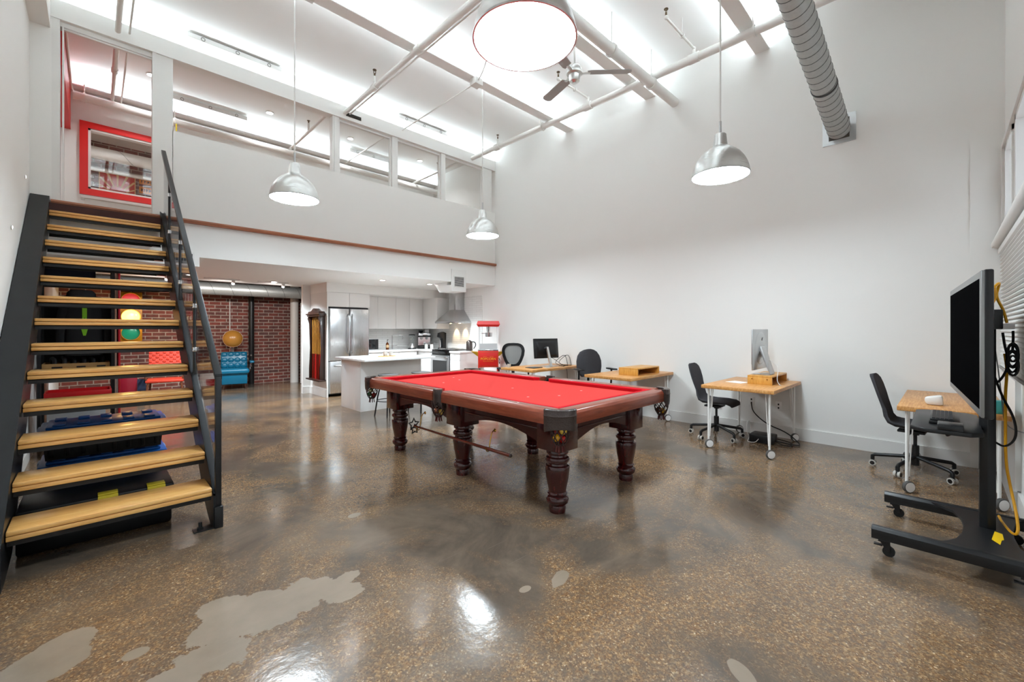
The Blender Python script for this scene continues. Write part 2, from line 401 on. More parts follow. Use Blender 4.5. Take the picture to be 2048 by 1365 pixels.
def struct(name, mb, m, label=None, parent=None):
    if parent: return mb.part(name, m, parent, label=label)
    o = mb.single(name, m, kind='structure')
    if label: o['label'] = label
    return o
def dup(root, loc=None, rz=None, label=None, group=None):
    def cp(o, par):
        c = o.copy(); COL.objects.link(c); c.parent = par
        for ch in [x for x in bpy.data.objects if x.parent is o]: cp(ch, c)
        return c
    r = cp(root, None)
    if loc is not None: r.location = loc
    if rz is not None: r.rotation_euler = (0, 0, rz)
    if label: r['label'] = label
    if group: r['group'] = group
    return r
def RZ(a): return Matrix.Rotation(a, 3, 'Z')
def RX(a): return Matrix.Rotation(a, 3, 'X')
def RY(a): return Matrix.Rotation(a, 3, 'Y')
# ================================================================== structure
XR, XL, YF, YB, YM = 6.36, -.5, -.40, 12.5, 7.02
struct('floor', MB().box(XL-.1, YF-.1, -.1, XR+.1, YB+.1, 0), 'floor')
struct('ceiling', MB().box(XL-.1, YF-.1, CEIL, XR+.1, YB+.1, CEIL+.1), 'ceil')
struct('wall_right', MB().box(XR, YF-.1, 0, XR+.1, YB+.1, CEIL), 'wall')
struct('wall_left', MB().box(XL-.1, YF-.1, 0, XL, YB+.1, CEIL), 'wall')
struct('wall_rear', MB().box(XL, YB, 0, XR, YB+.1, CEIL), 'brick')
# window wall, with three openings high up
wb = MB(); wb.box(XL, YF-.1, 0, XR, YF, 2.30); wb.box(XL, YF-.1, 3.14, XR, YF, CEIL)
WX = [(.4, 1.6), (2.2, 3.6), (4.2, 5.35), (5.55, 6.22)]
xs = [XL]+[v for w in WX for v in w]+[XR]
for i in range(0, len(xs), 2): wb.box(xs[i], YF-.1, 2.30, xs[i+1], YF, 3.14)
struct('wall_front', wb, 'wall')
for i, (a, b) in enumerate(WX):
    fr = MB(); fr.box(a, YF-.09, 2.30, b, YF+.012, 2.345).box(a, YF-.09, 3.095, b, YF+.012, 3.14).box(a, YF-.09, 2.30, a+.045, YF+.012, 3.14).box(b-.045, YF-.09, 2.30, b, YF+.012, 3.14)
    w = struct('window_%d' % (i+1), fr, 'trim')
    MB().box(a+.045, YF-.06, 2.345, b-.045, YF-.055, 3.095).part('window_pane', M['glass'], w)
struct('trim_1', MB().box(3.0, YF, 3.14, 6.30, YF+.03, 3.19).box(6.24, YF, 2.25, 6.30, YF+.03, 3.14), 'trim')
struct('trim_2', MB().cyl((2.4, YF+.06, 2.23), (6.30, YF+.06, 2.23), .035, seg=16).box(6.2, YF, 2.20, 6.32, YF+.09, 2.25), 'trim')
# pilaster step at the end of the right wall
struct('trim_3', MB().box(XR-.02, YF, 0, XR, -.166, 3.29), 'wall')
struct('trim_4', MB().box(5.08, YF, 0, XR-.02, YF+.03, 1.0), 'wall')
# mezzanine front: half wall, lower face, upper fascia and posts
hw = MB(); hw.box(.73, YM, 2.365, XR, YM+.14, 3.98); hw.box(XL, YM, 2.365, .73, YM+.14, 2.83)
struct('wall_mezzanine', hw, 'wall')
fa = MB().box(XL, YM-.02, 4.90, XR, YM+.14, 5.115)
struct('trim_5', fa, 'wall')
struct('trim_6', MB().box(.57, YM, 2.83, .735, YM+.14, 4.90), 'trim')
struct('trim_7', MB().box(2.79, YM+.01, 3.98, 2.90, YM+.13, 4.90).box(2.815, YM, 3.98, 2.825, YM+.01, 4.9), 'trim')
struct('trim_8', MB().box(3.86, YM+.01, 3.98, 3.97, YM+.13, 4.90), 'trim')
struct('trim_9', MB().box(4.93, YM+.01, 3.98, 5.03, YM+.13, 4.90), 'trim')
struct('trim_10', MB().box(6.02, YM+.01, 3.98, 6.27, YM+.13, 4.90), 'trim')
for i, (a, b) in enumerate([(2.90, 3.86), (3.97, 4.93), (5.03, 6.02)]):
    fr = MB(); fr.box(a, YM+.05, 4.86, b, YM+.10, 4.90).box(a, YM+.05, 3.98, a+.025, YM+.10, 4.86).box(b-.025, YM+.05, 3.98, b, YM+.10, 4.86)
    w = struct('window_%d' % (5+i), fr, 'trim')
    MB().box(a+.025, YM+.072, 3.98, b-.025, YM+.078, 4.86).part('window_pane', M['glass'], w)
# doorway frame at the head of the stair
struct('trim_11', MB().box(-.335, YM-.01, 2.83, -.27, YM+.13, 4.90).box(.53, YM-.01, 2.83, .57, YM+.13, 4.90).box(-.27, YM+.03, 4.845, .53, YM+.13, 4.90)
       .box(-.255, YM+.03, 2.83, -.24, YM+.10, 4.845).box(-.24, YM+.05, 4.825, .53, YM+.08, 4.845), 'trim')
struct('wall_stair', MB().box(XL, YM-.01, 2.5, -.335, YM+.13, 4.9), 'wall')
struct('trim_12', MB().box(XL, YF, 4.77, -.345, YM-.01, CEIL), 'wall')
struct('trim_13', MB().prism([(YM-.045, 2.80), (YM, 2.80), (YM, 2.855), (YM-.045, 2.85), (YM-.055, 2.83)], 'x', -.34, XR), 'ledge')
# steel beams: web and bottom flange
k = 14
for b in BEAMS+[9.30]:
    struct('trim_%d' % k, MB().box(XL, b-.085, 5.10, XR, b+.085, 5.115).box(XL, b-.006, 5.115, XR, b+.006, CEIL), 'ceil'); k += 1
struct('trim_%d' % k, MB().box(XL, 7.10, 5.115, XR, 7.16, CEIL), 'ceil'); k += 1
# intermediate floor with the low ceiling below it, dark open joists further back
struct('ceiling.001', MB().box(XL, YM+.14, 2.365, XR, 10.3, 2.70), 'wall')
struct('ceiling.002', MB().box(XL, 10.3, 2.70, XR, YB, 2.75), mat('dark_joist_void', '#3a3735', .9))
struct('floor.001', MB().box(XL, YM+.14, 2.75, XR, YB, 2.83), mat('mezzanine_boards', '#8b6a4c', .5))
for j, yy in enumerate((10.6, 11.0, 11.6, 12.1)):
    struct('trim_%d' % k, MB().box(XL, yy, 2.52, XR, yy+.05, 2.70), mat('dark_joist', '#57524e', .8)); k += 1
struct('trim_%d' % k, MB().box(XL, YM, 2.24, 1.015, YM+.5, 2.365), 'wall'); k += 1
# mezzanine back wall with its opening
mw = MB(); X0, X1, Z0, Z1 = -.06, 1.50, 3.60, 4.55
mw.box(XL, 9.42, 2.83, X0, 9.52, CEIL).box(X1, 9.42, 2.83, XR, 9.52, CEIL).box(X0, 9.42, 2.83, X1, 9.52, Z0).box(X0, 9.42, Z1, X1, 9.52, CEIL)
struct('wall_upper', mw, 'wall')
f = struct('window_8', MB().box(X0, 9.40, Z0, X1, 9.50, Z0+.03).box(X0, 9.40, Z1-.03, X1, 9.50, Z1).box(X0, 9.40, Z0, X0+.03, 9.50, Z1).box(X1-.03, 9.40, Z0, X1, 9.50, Z1), 'trim')
MB().box(X0+.03, 9.45, Z0+.03, X1-.03, 9.455, Z1-.03).part('window_pane', M['glass'], f)
rf = MB(); w_ = .095
rf.box(X0-w_, 9.385, Z0-w_, X1+w_, 9.42, Z0).box(X0-w_, 9.385, Z1, X1+w_, 9.42, Z1+w_).box(X0-w_, 9.385, Z0, X0, 9.42, Z1).box(X1, 9.385, Z0, X1+w_, 9.42, Z1)
struct('trim_%d' % k, rf, 'red', label='red window surround'); k += 1
struct('trim_%d' % k, MB().box(XL, 7.2, 4.47, -.25, 9.42, CEIL), 'red', label='red bulkhead'); k += 1
# kitchen walls
struct('wall_kitchen', MB().box(3.25, 9.80, 0, XR, 9.90, 2.365), 'wall')
struct('trim_%d' % k, MB().box(3.40, 8.87, 2.17, XR, 9.80, 2.365), 'wall'); k += 1
struct('trim_%d' % k, MB().box(XR-.012, 7.45, .93, XR, 9.79, 2.18), 'tile'); k += 1
struct('trim_%d' % k, MB().box(4.3, 9.788, .93, XR-.012, 9.80, 1.41), 'tilex'); k += 1
struct('trim_%d' % k, MB().lathe([(.10, 0), (.10, 2.7)], (3.80, 12.1, 0), 24), 'pipe', label='round white column'); k += 1
d = struct('door_1', MB().box(3.80, 11.62, .01, 4.55, 11.66, 2.08), 'trim')
MB().cyl((3.85, 11.60, 1.0), (3.85, 11.55, 1.0), .02).part('door_handle', M['chrome'], d)
# baseboards
def base(name, x0, y0, x1, y1): struct(name, MB().box(x0, y0, 0, x1, y1, .15).box(x0, y0, .15, x1, y1, .152), 'trim')
struct('baseboard_right', MB().box(XR-.02, -.166, 0, XR, 7.5, .15), 'trim')
struct('baseboard_front', MB().box(XL, YF, 0, 5.08, YF+.02, .15).box(5.06, YF, 0, XR-.02, YF+.045, .15), 'trim')
struct('baseboard_kitchen', MB().box(3.24, 9.785, 0, 3.40, 9.80, .15).box(3.385, 8.9, 0, 3.40, 9.785, .15), 'trim')
struct('baseboard_left', MB().box(XL, YF, 0, XL+.012, YB, .12), 'trim')

# ================================================================== pendants
def make_pendant(loc, top):
    t = thing('pendant_lamp', '', 'lamp', loc)
    prof = [(.253, 0), (.252, .006), (.246, .05), (.232, .10), (.208, .15), (.176, .195), (.140, .23), (.104, .255), (.082, .268), (.070, .276), (.064, .285), (.052, .39), (.042, .40), (0, .402)]
    inner = [(.0, .25), (.09, .245), (.17, .19), (.202, .148), (.226, .098), (.24, .05), (.249, .002)]
    MB().lathe(prof+[], (0, 0, 0), 64).part('lamp_shade', M['alum'], t)
    MB().lathe([(0, .012), (.247, .012)], (0, 0, 0), 64).part('lamp_diffuser', M['diff'], t)
    MB().lathe([(.247, -.002), (.2555, -.002), (.2555, .008), (.247, .014)], (0, 0, 0), 64, closed=True).part('rim', M['satin'], t)
    MB().cyl((0, 0, .40), (0, 0, top-loc[2]), .008, seg=12).part('rod', M['pipe'], t)
    MB().lathe([(.012, .40), (.012, .52), (0, .52)], seg=12).part('rod_socket', M['satin'], t)
    return t
lab = ['spun aluminium pendant lamp hanging before the half wall, nearer the stair', 'smallest-looking aluminium pendant lamp, hanging near the far corner above the popcorn cart',
       'aluminium pendant lamp on a long rod before the big right wall, beside the duct', 'largest-looking pendant lamp, close overhead, its round glowing underside filling the top of view']
for i, (x, y) in enumerate(PEND):
    if i == 0: p0 = make_pendant((x, y, PZS[0]), CEIL-.001); p = p0
    else: p = dup(p0, (x, y, PZS[i]))
    p['label'] = lab[i]; p['group'] = 'aluminium pendant lamps'

# ================================================================== pipes and ducts
def pipe_h(name, label, cat, pts, r, m, smooth=0, group=None, seg=16):
    return MB().tube(pts, r, seg, smooth).single(name, M[m], label, cat, group)
sp = thing('sprinkler_pipe', 'white sprinkler pipe running along the top of the right wall', 'pipe', (5.69, 3, 5.0))
MB().cyl((5.69, YF+.0, 5.0), (5.69, 3.02, 5.0), .052, seg=20).part('pipe', M['pipe'], sp, world=True)
MB().cyl((5.69, 3.02, 5.0), (5.69, YM-.02, 5.0), .043, seg=20).part('pipe', M['pipe'], sp, world=True)
MB().cyl((5.69, 2.94, 5.0), (5.69, 3.10, 5.0), .062).part('tee_fitting', M['pipe'], sp, world=True)
for y, ln in ((6.2, 0), (4.05, .75), (2.35, .8)):
    MB().cyl((5.69, y-.07, 5.0), (5.69, y+.07, 5.0), .062).cyl((5.69, y, 5.0), (5.69, y, 5.13), .02).sph((5.69, y, 5.13), .027).part('tee_fitting', M['pipe'], sp, world=True)
    x = 5.69
    if ln:
        MB().cyl((5.69, y, 5.13), (5.69-ln, y, 5.13), .016).sph((5.69-ln, y, 5.13), .026).part('branch_pipe', M['pipe'], sp, world=True)
        MB().cyl((5.69-ln*.45, y, 5.13), (5.69-ln*.45, y, CEIL), .005).lathe([(.018, -.012), (.03, -.012), (.03, .012), (.018, .012)], (5.69-ln*.45, y, 5.13), 16, RX(pi/2) @ RY(pi/2), closed=True).part('hanger', M['pipe'], sp, world=True)
        x = 5.69-ln
    MB().cyl((x, y, 5.13), (x, y, 5.19), .012).lathe([(0, .0), (.026, .004), (.026, .010), (0, .014)], (x, y, 5.225), 12).cyl((x-.012, y, 5.18), (x-.016, y, 5.23), .004).cyl((x+.012, y, 5.18), (x+.016, y, 5.23), .004).part('sprinkler_head', M['bronze'], sp, world=True)
for y in (5.02, 1.62):
    MB().lathe([(.058, -.01), (.07, -.01), (.07, .01), (.058, .01)], (5.69, y, 5.0), 20, RX(pi/2), closed=True).cyl((5.64, y, 5.03), (5.60, y, 5.16), .006).cyl((5.74, y, 5.03), (5.78, y, 5.16), .006).part('hanger', M['pipe'], sp, world=True)
bp = thing('heavy_pipe', 'thick white pipe crossing below the ceiling behind the fan and ending at the right wall', 'pipe', (3, 2.92, 4.92))
MB().cyl((XL, 2.92, 4.875), (XR, 2.92, 4.875), .067, seg=24).part('pipe', M['pipe'], bp, world=True)
for x in (5.62, 4.6, 2.4):
    MB().lathe([(.068, -.02), (.082, -.02), (.082, .02), (.068, .02)], (x, 2.92, 4.875), 24, RY(pi/2), closed=True).cyl((x, 2.92, 4.945), (x, 2.92, CEIL), .008).part('hanger', M['pipe'], bp, world=True)
sp2 = thing('sprinkler_pipe', 'white pipe crossing the middle of the ceiling and ending at a dark cutout', 'pipe', (2.98, 4, 5.0))
MB().cyl((2.98, YF, 5.0), (2.98, 4.75, 5.0), .046).part('pipe', M['pipe'], sp2, world=True)
MB().cyl((2.98, 4.75, 5.0), (2.98, YM-.02, 5.0), .034).part('pipe', M['pipe'], sp2, world=True)
MB().cyl((2.98, 4.70, 5.0), (2.98, 4.80, 5.0), .055).part('coupling', M['pipe'], sp2, world=True)
MB().cyl((2.98, 5.9, 5.0), (2.98, 6.0, 5.0), .048).cyl((2.98, 5.95, 5.0), (2.98, 5.95, 5.16), .018).part('tee_fitting', M['pipe'], sp2, world=True)
MB().cyl((2.98, 5.95, 5.16), (2.98, 5.95, 5.20), .014).lathe([(0, 0), (.028, .004), (.028, .012), (0, .016)], (2.98, 5.95, 5.245), 12).cyl((2.966, 5.95, 5.2), (2.962, 5.95, 5.25), .005).cyl((2.994, 5.95, 5.2), (2.998, 5.95, 5.25), .005).part('sprinkler_head', M['bronze'], sp2, world=True)
pipe_h('conduit', 'thin white conduit beside the white pipe in the middle of the ceiling', 'pipe', [(3.06, YF, 5.0), (3.06, YM-.02, 5.0)], .012, 'pipe')
struct('trim_60', MB().box(3.0, YM-.024, 4.955, 3.26, YM-.019, 5.015), mat('dark_cutout', '#2c2822', .9))
c2 = thing('conduit', 'thin white conduit with a junction box from the ceiling beam to the fascia', 'pipe', (4.05, 6, 5.05))
MB().cyl((4.05, 4.93, 5.06), (4.05, YM-.02, 5.06), .011).part('pipe', M['pipe'], c2, world=True)
MB().box(3.97, 4.80, 5.0, 4.11, 4.94, 5.10, .006).part('junction_box', M['pipe'], c2, world=True)
MB().tube([(4.02, 4.80, 5.05), (3.95, 4.6, 5.08), (3.75, 4.2, 5.2), (3.6, 3.9, 5.33)], .009, 8, 2).part('flexible_cable', M['pipe'], c2, world=True)
MB().box(1.57, 4.76, 5.0, 1.73, 4.92, 5.10, .006).single('junction_box', M['pipe'], 'white junction box under the beam above the pendant lamp by the half wall', 'box')
sp3 = thing('sprinkler_pipe', 'white pipe passing over the stair into the upper room', 'pipe', (.21, 4, 5.0))
MB().cyl((.21, YF, 5.0), (.21, 8.1, 5.0), .029).part('pipe', M['pipe'], sp3, world=True)
MB().cyl((.21, 8.1, 5.0), (.21, 9.42, 5.0), .022).part('pipe', M['pipe'], sp3, world=True)
MB().cyl((.21, 8.05, 5.0), (.21, 8.15, 5.0), .036).part('coupling', M['pipe'], sp3, world=True)
pipe_h('conduit', 'thin white conduit over the stair, beside the thicker pipe', 'pipe', [(.315, YF, 5.02), (.315, 9.42, 5.02)], .011, 'pipe')
mp_ = thing('heavy_pipe', 'thick white pipe along the rear wall of the upper room', 'pipe', (3, 9.15, 4.95))
MB().cyl((-.22, 9.15, 4.912), (XR, 9.15, 4.912), .06, seg=20).part('pipe', M['pipe'], mp_, world=True)
for x in (-.1, .98, 5.1):
    MB().lathe([(.06, -.012), (.072, -.012), (.072, .012), (.06, .012)], (x, 9.15, 4.912), 20, RY(pi/2), closed=True).cyl((x, 9.15, 4.975), (x, 9.15, 5.11), .008).part('hanger', M['pipe'], mp_, world=True)
for x, yy in ((2.80, 0), (5.62, 0)):
    q = thing('sprinkler_pipe', 'white branch pipe with sprinkler head in the upper room behind the %s' % ('first wide opening' if x < 3 else 'right-hand panes'), 'pipe', (x, 8.2, 5.0))
    MB().cyl((x, YM+.14, 5.0), (x, 9.40, 5.0), .024).part('pipe', M['pipe'], q, world=True)
    MB().cyl((x, 8.15, 5.0), (x, 8.15, 5.16), .017).part('branch_pipe', M['pipe'], q, world=True)
    MB().cyl((x, 8.15, 5.16), (x, 8.15, 5.2), .012).lathe([(0, 0), (.026, .004), (.026, .01), (0, .014)], (x, 8.15, 5.198), 12).part('sprinkler_head', M['bronze'], q, world=True)
pipe_h('conduit', 'thin white conduit crossing the upper room ceiling behind the middle panes', 'pipe', [(3.95, YM+.14, 5.05), (3.95, 9.3, 5.05)], .012, 'pipe')
pipe_h('conduit', 'white conduit with a rounded bend under the upper room ceiling', 'pipe', [(-.23, 9.33, 5.14), (-.23, 9.33, 5.30), (-.05, 9.33, 5.325), (1.2, 9.33, 5.325)], .016, 'pipe', 3)
pipe_h('conduit', 'white conduit running along the red bulkhead of the upper room', 'pipe', [(-.235, 7.3, 4.95), (-.235, 9.0, 4.95), (-.22, 9.2, 5.0)], .014, 'pipe', 2)
MB().box(.985, 9.07, 4.66, 1.005, 9.09, 4.86, .003).single('hanging_tag', M['yellow'], 'small yellow tag hanging below the thick pipe of the upper room', 'tag')
# spiral duct
def duct(name, label, p, q, r, pitch, m, plate=None):
    p, q = Vector(p), Vector(q); d = (q-p); L_ = d.length; R = d.to_track_quat('Z', 'Y').to_matrix()
    t = thing(name, label, 'duct', tuple((p+q)/2))
    MB().cyl(p, q, r, seg=40).part('duct_tube', M[m], t, world=True)
    n = int(L_/pitch*20); pts = [p+R @ Vector(((r)*cos(2*pi*i/20), (r)*sin(2*pi*i/20), L_*i/n)) for i in range(n+1)]
    MB().tube(pts, .0045, 5).part('spiral_seam', mat('duct_seam', '#6f716f', .5, metal=.5), t, world=True)
    return t, R
t, R = duct('spiral_duct', 'galvanised spiral duct coming down from the ceiling to a plate on the right wall', (XR-.01, .90, 3.78), (.7, .90, 4.861), .112, .105, 'galv')
pl = MB(); pl.box(XR-.012, .74, 3.62, XR, .80, 3.95).box(XR-.012, 1.0, 3.62, XR, 1.06, 3.95).box(XR-.012, .80, 3.62, XR, 1.0, 3.67).box(XR-.012, .80, 3.91, XR, 1.0, 3.95)
pl.part('wall_plate', M['satin'], t, world=True)
MB().box(XR-.008, .79, 3.66, XR-.001, 1.01, 3.92).part('backing', mat('dark_gap', '#57534c', .8), t, world=True)
MB().cyl((.72, .90, 4.85), (.72, .90, CEIL), .112, seg=40).part('duct_riser', M['galv'], t, world=True)
for s_ in (.9, 2.75):
    dd = Vector((-6.8, 0, 1.30)).normalized(); c = Vector((XR-.01, .90, 3.78))+dd*s_
    MB().lathe([(.113, -.012), (.119, -.012), (.119, .012), (.113, .012)], c, 40, R, closed=True).part('strap', mat('dark_strap', '#4a4b4a', .4, metal=.6), t, world=True)
cc = Vector((XR-.01, .90, 3.78))+dd*2.75
MB().tube([tuple(cc+R @ Vector((.135*cos(a), .135*sin(a), -.12*sin(a)))) for a in [i*pi/10 for i in range(-2, 13)]]+[tuple(cc+Vector((-.4, .1, 1.2)))], .006, 6, 1).part('hanging_wire', M['cable_w'], t, world=True)
duct('spiral_duct', 'round metal duct running above the brick wall below the mezzanine', (XL+.05, 11.2, 2.29), (XR-.1, 11.2, 2.29), .135, .35, 'galv')
duct('spiral_duct', 'pale round duct seen through the red-framed opening', (XL+.05, 11.6, 4.84), (XR-.1, 11.6, 4.84), .115, .6, 'pipe')
pipe_h('heavy_pipe', 'pale pipe under the round duct seen through the red-framed opening', 'pipe', [(XL, 11.9, 4.60), (XR, 11.9, 4.60)], .04, 'pipe')
# cove boxes with three knockouts
def cove_box(x0, x1, y, z, label):
    t = thing('cove_light_box', label, 'light', ((x0+x1)/2, y, z), group='ceiling boxes with three round knockouts')
    L_ = x1-x0
    MB().box(x0, y-.045, z-.02, x1, y+.05, z+.05, .004).part('housing', M['trim'], t, world=True)
    for f_ in (.15, .5, .85):
        MB().lathe([(.018, 0), (.025, 0), (.025, .004), (.018, .004)], (x0+L_*f_, y-.045, z+.015), 20, RX(pi/2), closed=True).part('knockout', mat('knockout_ring', '#6b6864', .4), t, world=True)
cove_box(.88, 2.02, 7.04, 5.28, 'long white ceiling box with three round knockouts above the first wide opening')
cove_box(3.97, 5.06, 7.04, 5.28, 'long white ceiling box with three round knockouts near the right wall')
cove_box(.90, 2.03, 9.10, 5.28, 'long white ceiling box with round knockouts inside the upper room, left')
cove_box(3.97, 5.06, 9.10, 5.28, 'long white ceiling box with round knockouts inside the upper room, behind the panes')
# downlights
def downlight(x, y, z, label, group, power=P_DOWN):
    t = thing('recessed_downlight', label, 'light', (x, y, z-.012), group=group)
    low = z < 3
    MB().lathe([(.052, .011), (.068, .011), (.068, .002), (.052, -.002)], seg=28, closed=True).part('trim_ring', M['trim'], t)
    MB().lathe([(0, .004), (.052, .004)], seg=28).part('lamp_lens', mat('downlight_lens', '#ffffff', .4, emis='#fffaf4', estr=power), t)
    l = bpy.data.lights.new('downlight_glow', 'SPOT'); l.energy = power*(8.0 if low else (5.0 if y > 10 else 1.6)); l.spot_size = 2.3; l.spot_blend = .6; l.shadow_soft_size = .05; l.color = (.84, .94, 1) if low else (.96, .97, 1)
    o = bpy.data.objects.new('downlight_glow', l); COL.objects.link(o); o.location = (x, y, z-.03); return t
for x, s in ((.64, 'seen through the stair-head doorway'), (2.29, 'above the first wide opening'), (3.79, 'behind the first pane right of the wide post'), (5.45, 'behind the middle pane')):
    downlight(x, 8.63, CEIL, 'round recessed downlight in the upper room %s' % s, 'upper room downlights')
for x, y, s in ((4.02, 7.70, 'above the kitchen island'), (5.09, 7.68, 'in front of the range hood'), (2.6, 9.5, 'in the low ceiling near the brick wall'), (1.2, 9.3, 'in the low ceiling beyond the stair'), ):
    downlight(x, y, 2.365, 'round recessed downlight %s' % s, 'low ceiling downlights')

# ================================================================== ceiling fan
fan = thing('ceiling_fan', 'three-bladed grey ceiling fan hanging behind the big pendant lamp', 'fan', (4.32, 3.28, 4.58))
MB().cyl((0, 0, .12), (0, 0, .52), .011).lathe([(0, .52), (.05, .52), (.05, .49), (.02, .46)], seg=24).part('downrod', M['pipe'], fan)
MB().lathe([(0, .15), (.03, .15), (.07, .13), (.09, .10), (.09, .07), (.06, .06)], seg=32).part('motor_cover', M['alum'], fan)
MB().lathe([(0, -.085), (.03, -.085), (.045, -.07), (.062, -.06), (.07, -.03), (.07, .02), (.10, .03), (.10, .06), (0, .06)], seg=32).part('motor', M['alum'], fan)
for a in (-.83, 1.26, -2.93):
    R = Matrix.Rotation(a, 4, 'Z')
    b = MB().prism([(.16, -.05), (.20, -.066), (.66, -.068), (.70, -.045), (.71, 0), (.70, .045), (.66, .062), (.20, .05)], 'z', -.004, .004)
    b.xf(Matrix.Rotation(radians(10), 4, 'X')).xf(Matrix.Translation((0, 0, .045))).xf(R); bl = b.part('blade', mat('fan_blade_grey', '#a3a19e', .5), fan)
    MB().box(.07, -.022, .035, .20, .022, .045, .003).xf(R).part('blade_bracket', M['alum'], bl)

# ================================================================== staircase
NT = 13
def tz(k): return .28+.2017*(k-1)
def ty(k): return 3.62+.2667*(k-1)
SX0, SX1 = -.35, .60
st = thing('staircase', 'steep open staircase with oak treads, black steel sides and a clear panel rail', 'staircase', (.12, 5.2, 0))
SLP = .2017/.2667
def nz(y): return .28+(y-3.62)*SLP
# left box stringer with its wide sloping upper face
P = lambda y, dz: (y, nz(y)+dz)
MB().prism([(3.50, 0), (3.62, 0), (3.95, .05), (7.0, nz(7.0)-.30), (7.0, nz(7.0)+.05), P(3.50, .05)], 'x', -.495, SX0).part('stringer', M['blackm'], st, world=True)
MB().prism([(3.60, 0), (3.72, 0), (3.90, .08), (7.0, nz(7.0)-.24), (7.0, nz(7.0)+.06), (6.9, nz(6.9)+.10), (3.60, nz(3.60)-.02)], 'x', SX1, SX1+.012).part('stringer', M['blackm'], st, world=True)
MB().prism([(3.60, nz(3.60)-.02), (6.9, nz(6.9)+.10), (6.9, nz(6.9)+.085), (3.60, nz(3.60)-.035)], 'x', SX1-.0, SX1+.045).part('stringer_flange', M['blackm'], st, world=True)
for k in range(1, NT+1):
    y, z = ty(k), tz(k)
    tr = MB().box(SX0+.004, y, z-.026, SX1-.004, y+.285, z, .006).box(SX0+.004, y+.004, z-.056, SX1-.004, y+.28, z-.029, .004).part('tread', M['tread'], st, world=True)
    MB().box(SX0+.01, y+.03, z-.085, SX1-.01, y+.036, z-.056).box(SX0+.01, y+.03, z-.062, SX1-.01, y+.27, z-.0565).box(SX0+.01, y+.264, z-.085, SX1-.01, y+.27, z-.056).part('tread_tray', M['black'], tr, world=False) if 0 else None
    q = MB().box(SX0+.006, y+.03, z-.090, SX1-.006, y+.036, z-.057).box(SX0+.006, y+.03, z-.064, SX1-.006, y+.27, z-.0572).box(SX0+.006, y+.264, z-.09, SX1-.006, y+.27, z-.057)
    q.part('tread_tray', M['black'], st, world=True)
    if k > 8: MB().prism([(y+.20, z-.09), (y+.27, z-.09), (y+.27, z-.05)], 'x', SX1-.09, SX1-.008).part('bracket', M['satin'], st, world=True)
MB().box(SX0, 6.92, 2.70, SX1, 7.0, 2.80).part('landing_bracket', mat('rust_red_steel', '#3b1712', .6), st, world=True)
HR0, HR1 = (3.625, 1.075), (6.92, 3.66)
hs = (HR1[1]-HR0[1])/(HR1[0]-HR0[0])
GX = .630
MB().box(GX-.018, 3.60, 0.15, GX+.018, 3.636, 1.06, .002).part('newel_post', M['black'], st, world=True)
MB().box(GX-.026, 3.585, 0, GX+.026, 3.65, .15, .003).part('post_foot', M['black'], st, world=True)
MB().box(GX-.14, 3.60, 0, GX-.03, 3.67, .008).cyl((GX-.1, 3.64, 0), (GX-.1, 3.64, .055), .011).cyl((GX-.1, 3.64, .008), (GX-.1, 3.64, .022), .02, seg=6).part('foot_plate', M['blackm'], st, world=True)
MB().box(-.47, 3.42, 0, -.36, 3.51, .008).cyl((-.42, 3.465, 0), (-.42, 3.465, .055), .011).cyl((-.42, 3.465, .008), (-.42, 3.465, .022), .02, seg=6).part('foot_plate', M['blackm'], st, world=True)
MB().prism([(HR0[0]-.02, HR0[1]-.03), (HR0[0]-.02, HR0[1]+.01), HR1, (HR1[0], HR1[1]-.045)], 'x', GX-.022, GX+.022, .002).part('handrail', M['blackm'], st, world=True)
BY = [4.58, 5.44, 6.30]
for y in BY:
    zt = HR0[1]+(y-HR0[0])*hs-.04
    bl = MB().box(GX-.014, y-.014, nz(y)-.05, GX+.014, y+.014, zt, .002).part('baluster', M['black'], st, world=True)
    for zz in (nz(y)+.22, zt-.18):
        MB().box(GX-.02, y-.022, zz-.022, GX+.02, y+.022, zz+.022, .008).part('panel_clip', M['chrome'], bl, world=True)
ys = [3.64]+[v for y in BY for v in (y-.02, y+.02)]
for a, b in ((3.645, BY[0]-.018), (BY[0]+.018, BY[1]-.018), (BY[1]+.018, BY[2]-.018), (BY[2]+.018, 6.85)):
    MB().prism([(a, nz(a)+.09), (b, nz(b)+.09), (b, HR0[1]+(b-HR0[0])*hs-.06), (a, HR0[1]+(a-HR0[0])*hs-.06)], 'x', GX-.004, GX+.004).part('clear_panel', M['acryl'], st, smooth=False, world=True)

# ================================================================== pool table
PT = thing('pool_table', 'mahogany pool table with red felt and carved drop pockets', 'pool table', (3.05, 3.27, 0))
TX0, TX1, TY0, TY1, TZ = 2.24, 3.86, 1.81, 4.73, .842
RW = .13                                            # rail width
legprof = [(0, 0), (.062, 0), (.066, .035), (.060, .055), (.082, .075), (.088, .10), (.080, .118), (.068, .126), (.070, .138), (.078, .145), (.070, .152), (.066, .158),
           (.072, .19), (.086, .26), (.093, .32), (.094, .35), (.090, .358), (.076, .364), (.074, .378), (.088, .388), (.094, .405), (.088, .422), (.074, .430),
           (.070, .442), (.084, .452), (.086, .462), (.080, .478), (.078, .49), (0, .49)]
LX, LY = (2.55, 3.55), (2.10, 3.28, 4.46)
for x in LX:
    for y in LY:
        MB().lathe(legprof, (x, y, 0), 40).part('leg', M['mahog'], PT, world=True)
        s_ = .112
        MB().box(x-s_, y-s_, .485, x+s_, y+s_, .735, .004).part('leg_block', M['mahog'], PT, world=True)
def arch(u0, u1, n=12):
    pts = [(u0, .735), (u0, .525)]
    for i in range(n+1):
        q = i/n; pts.append((u0+(u1-u0)*q, .525+.085*sin(pi*q)))
    return pts+[(u1, .735)]
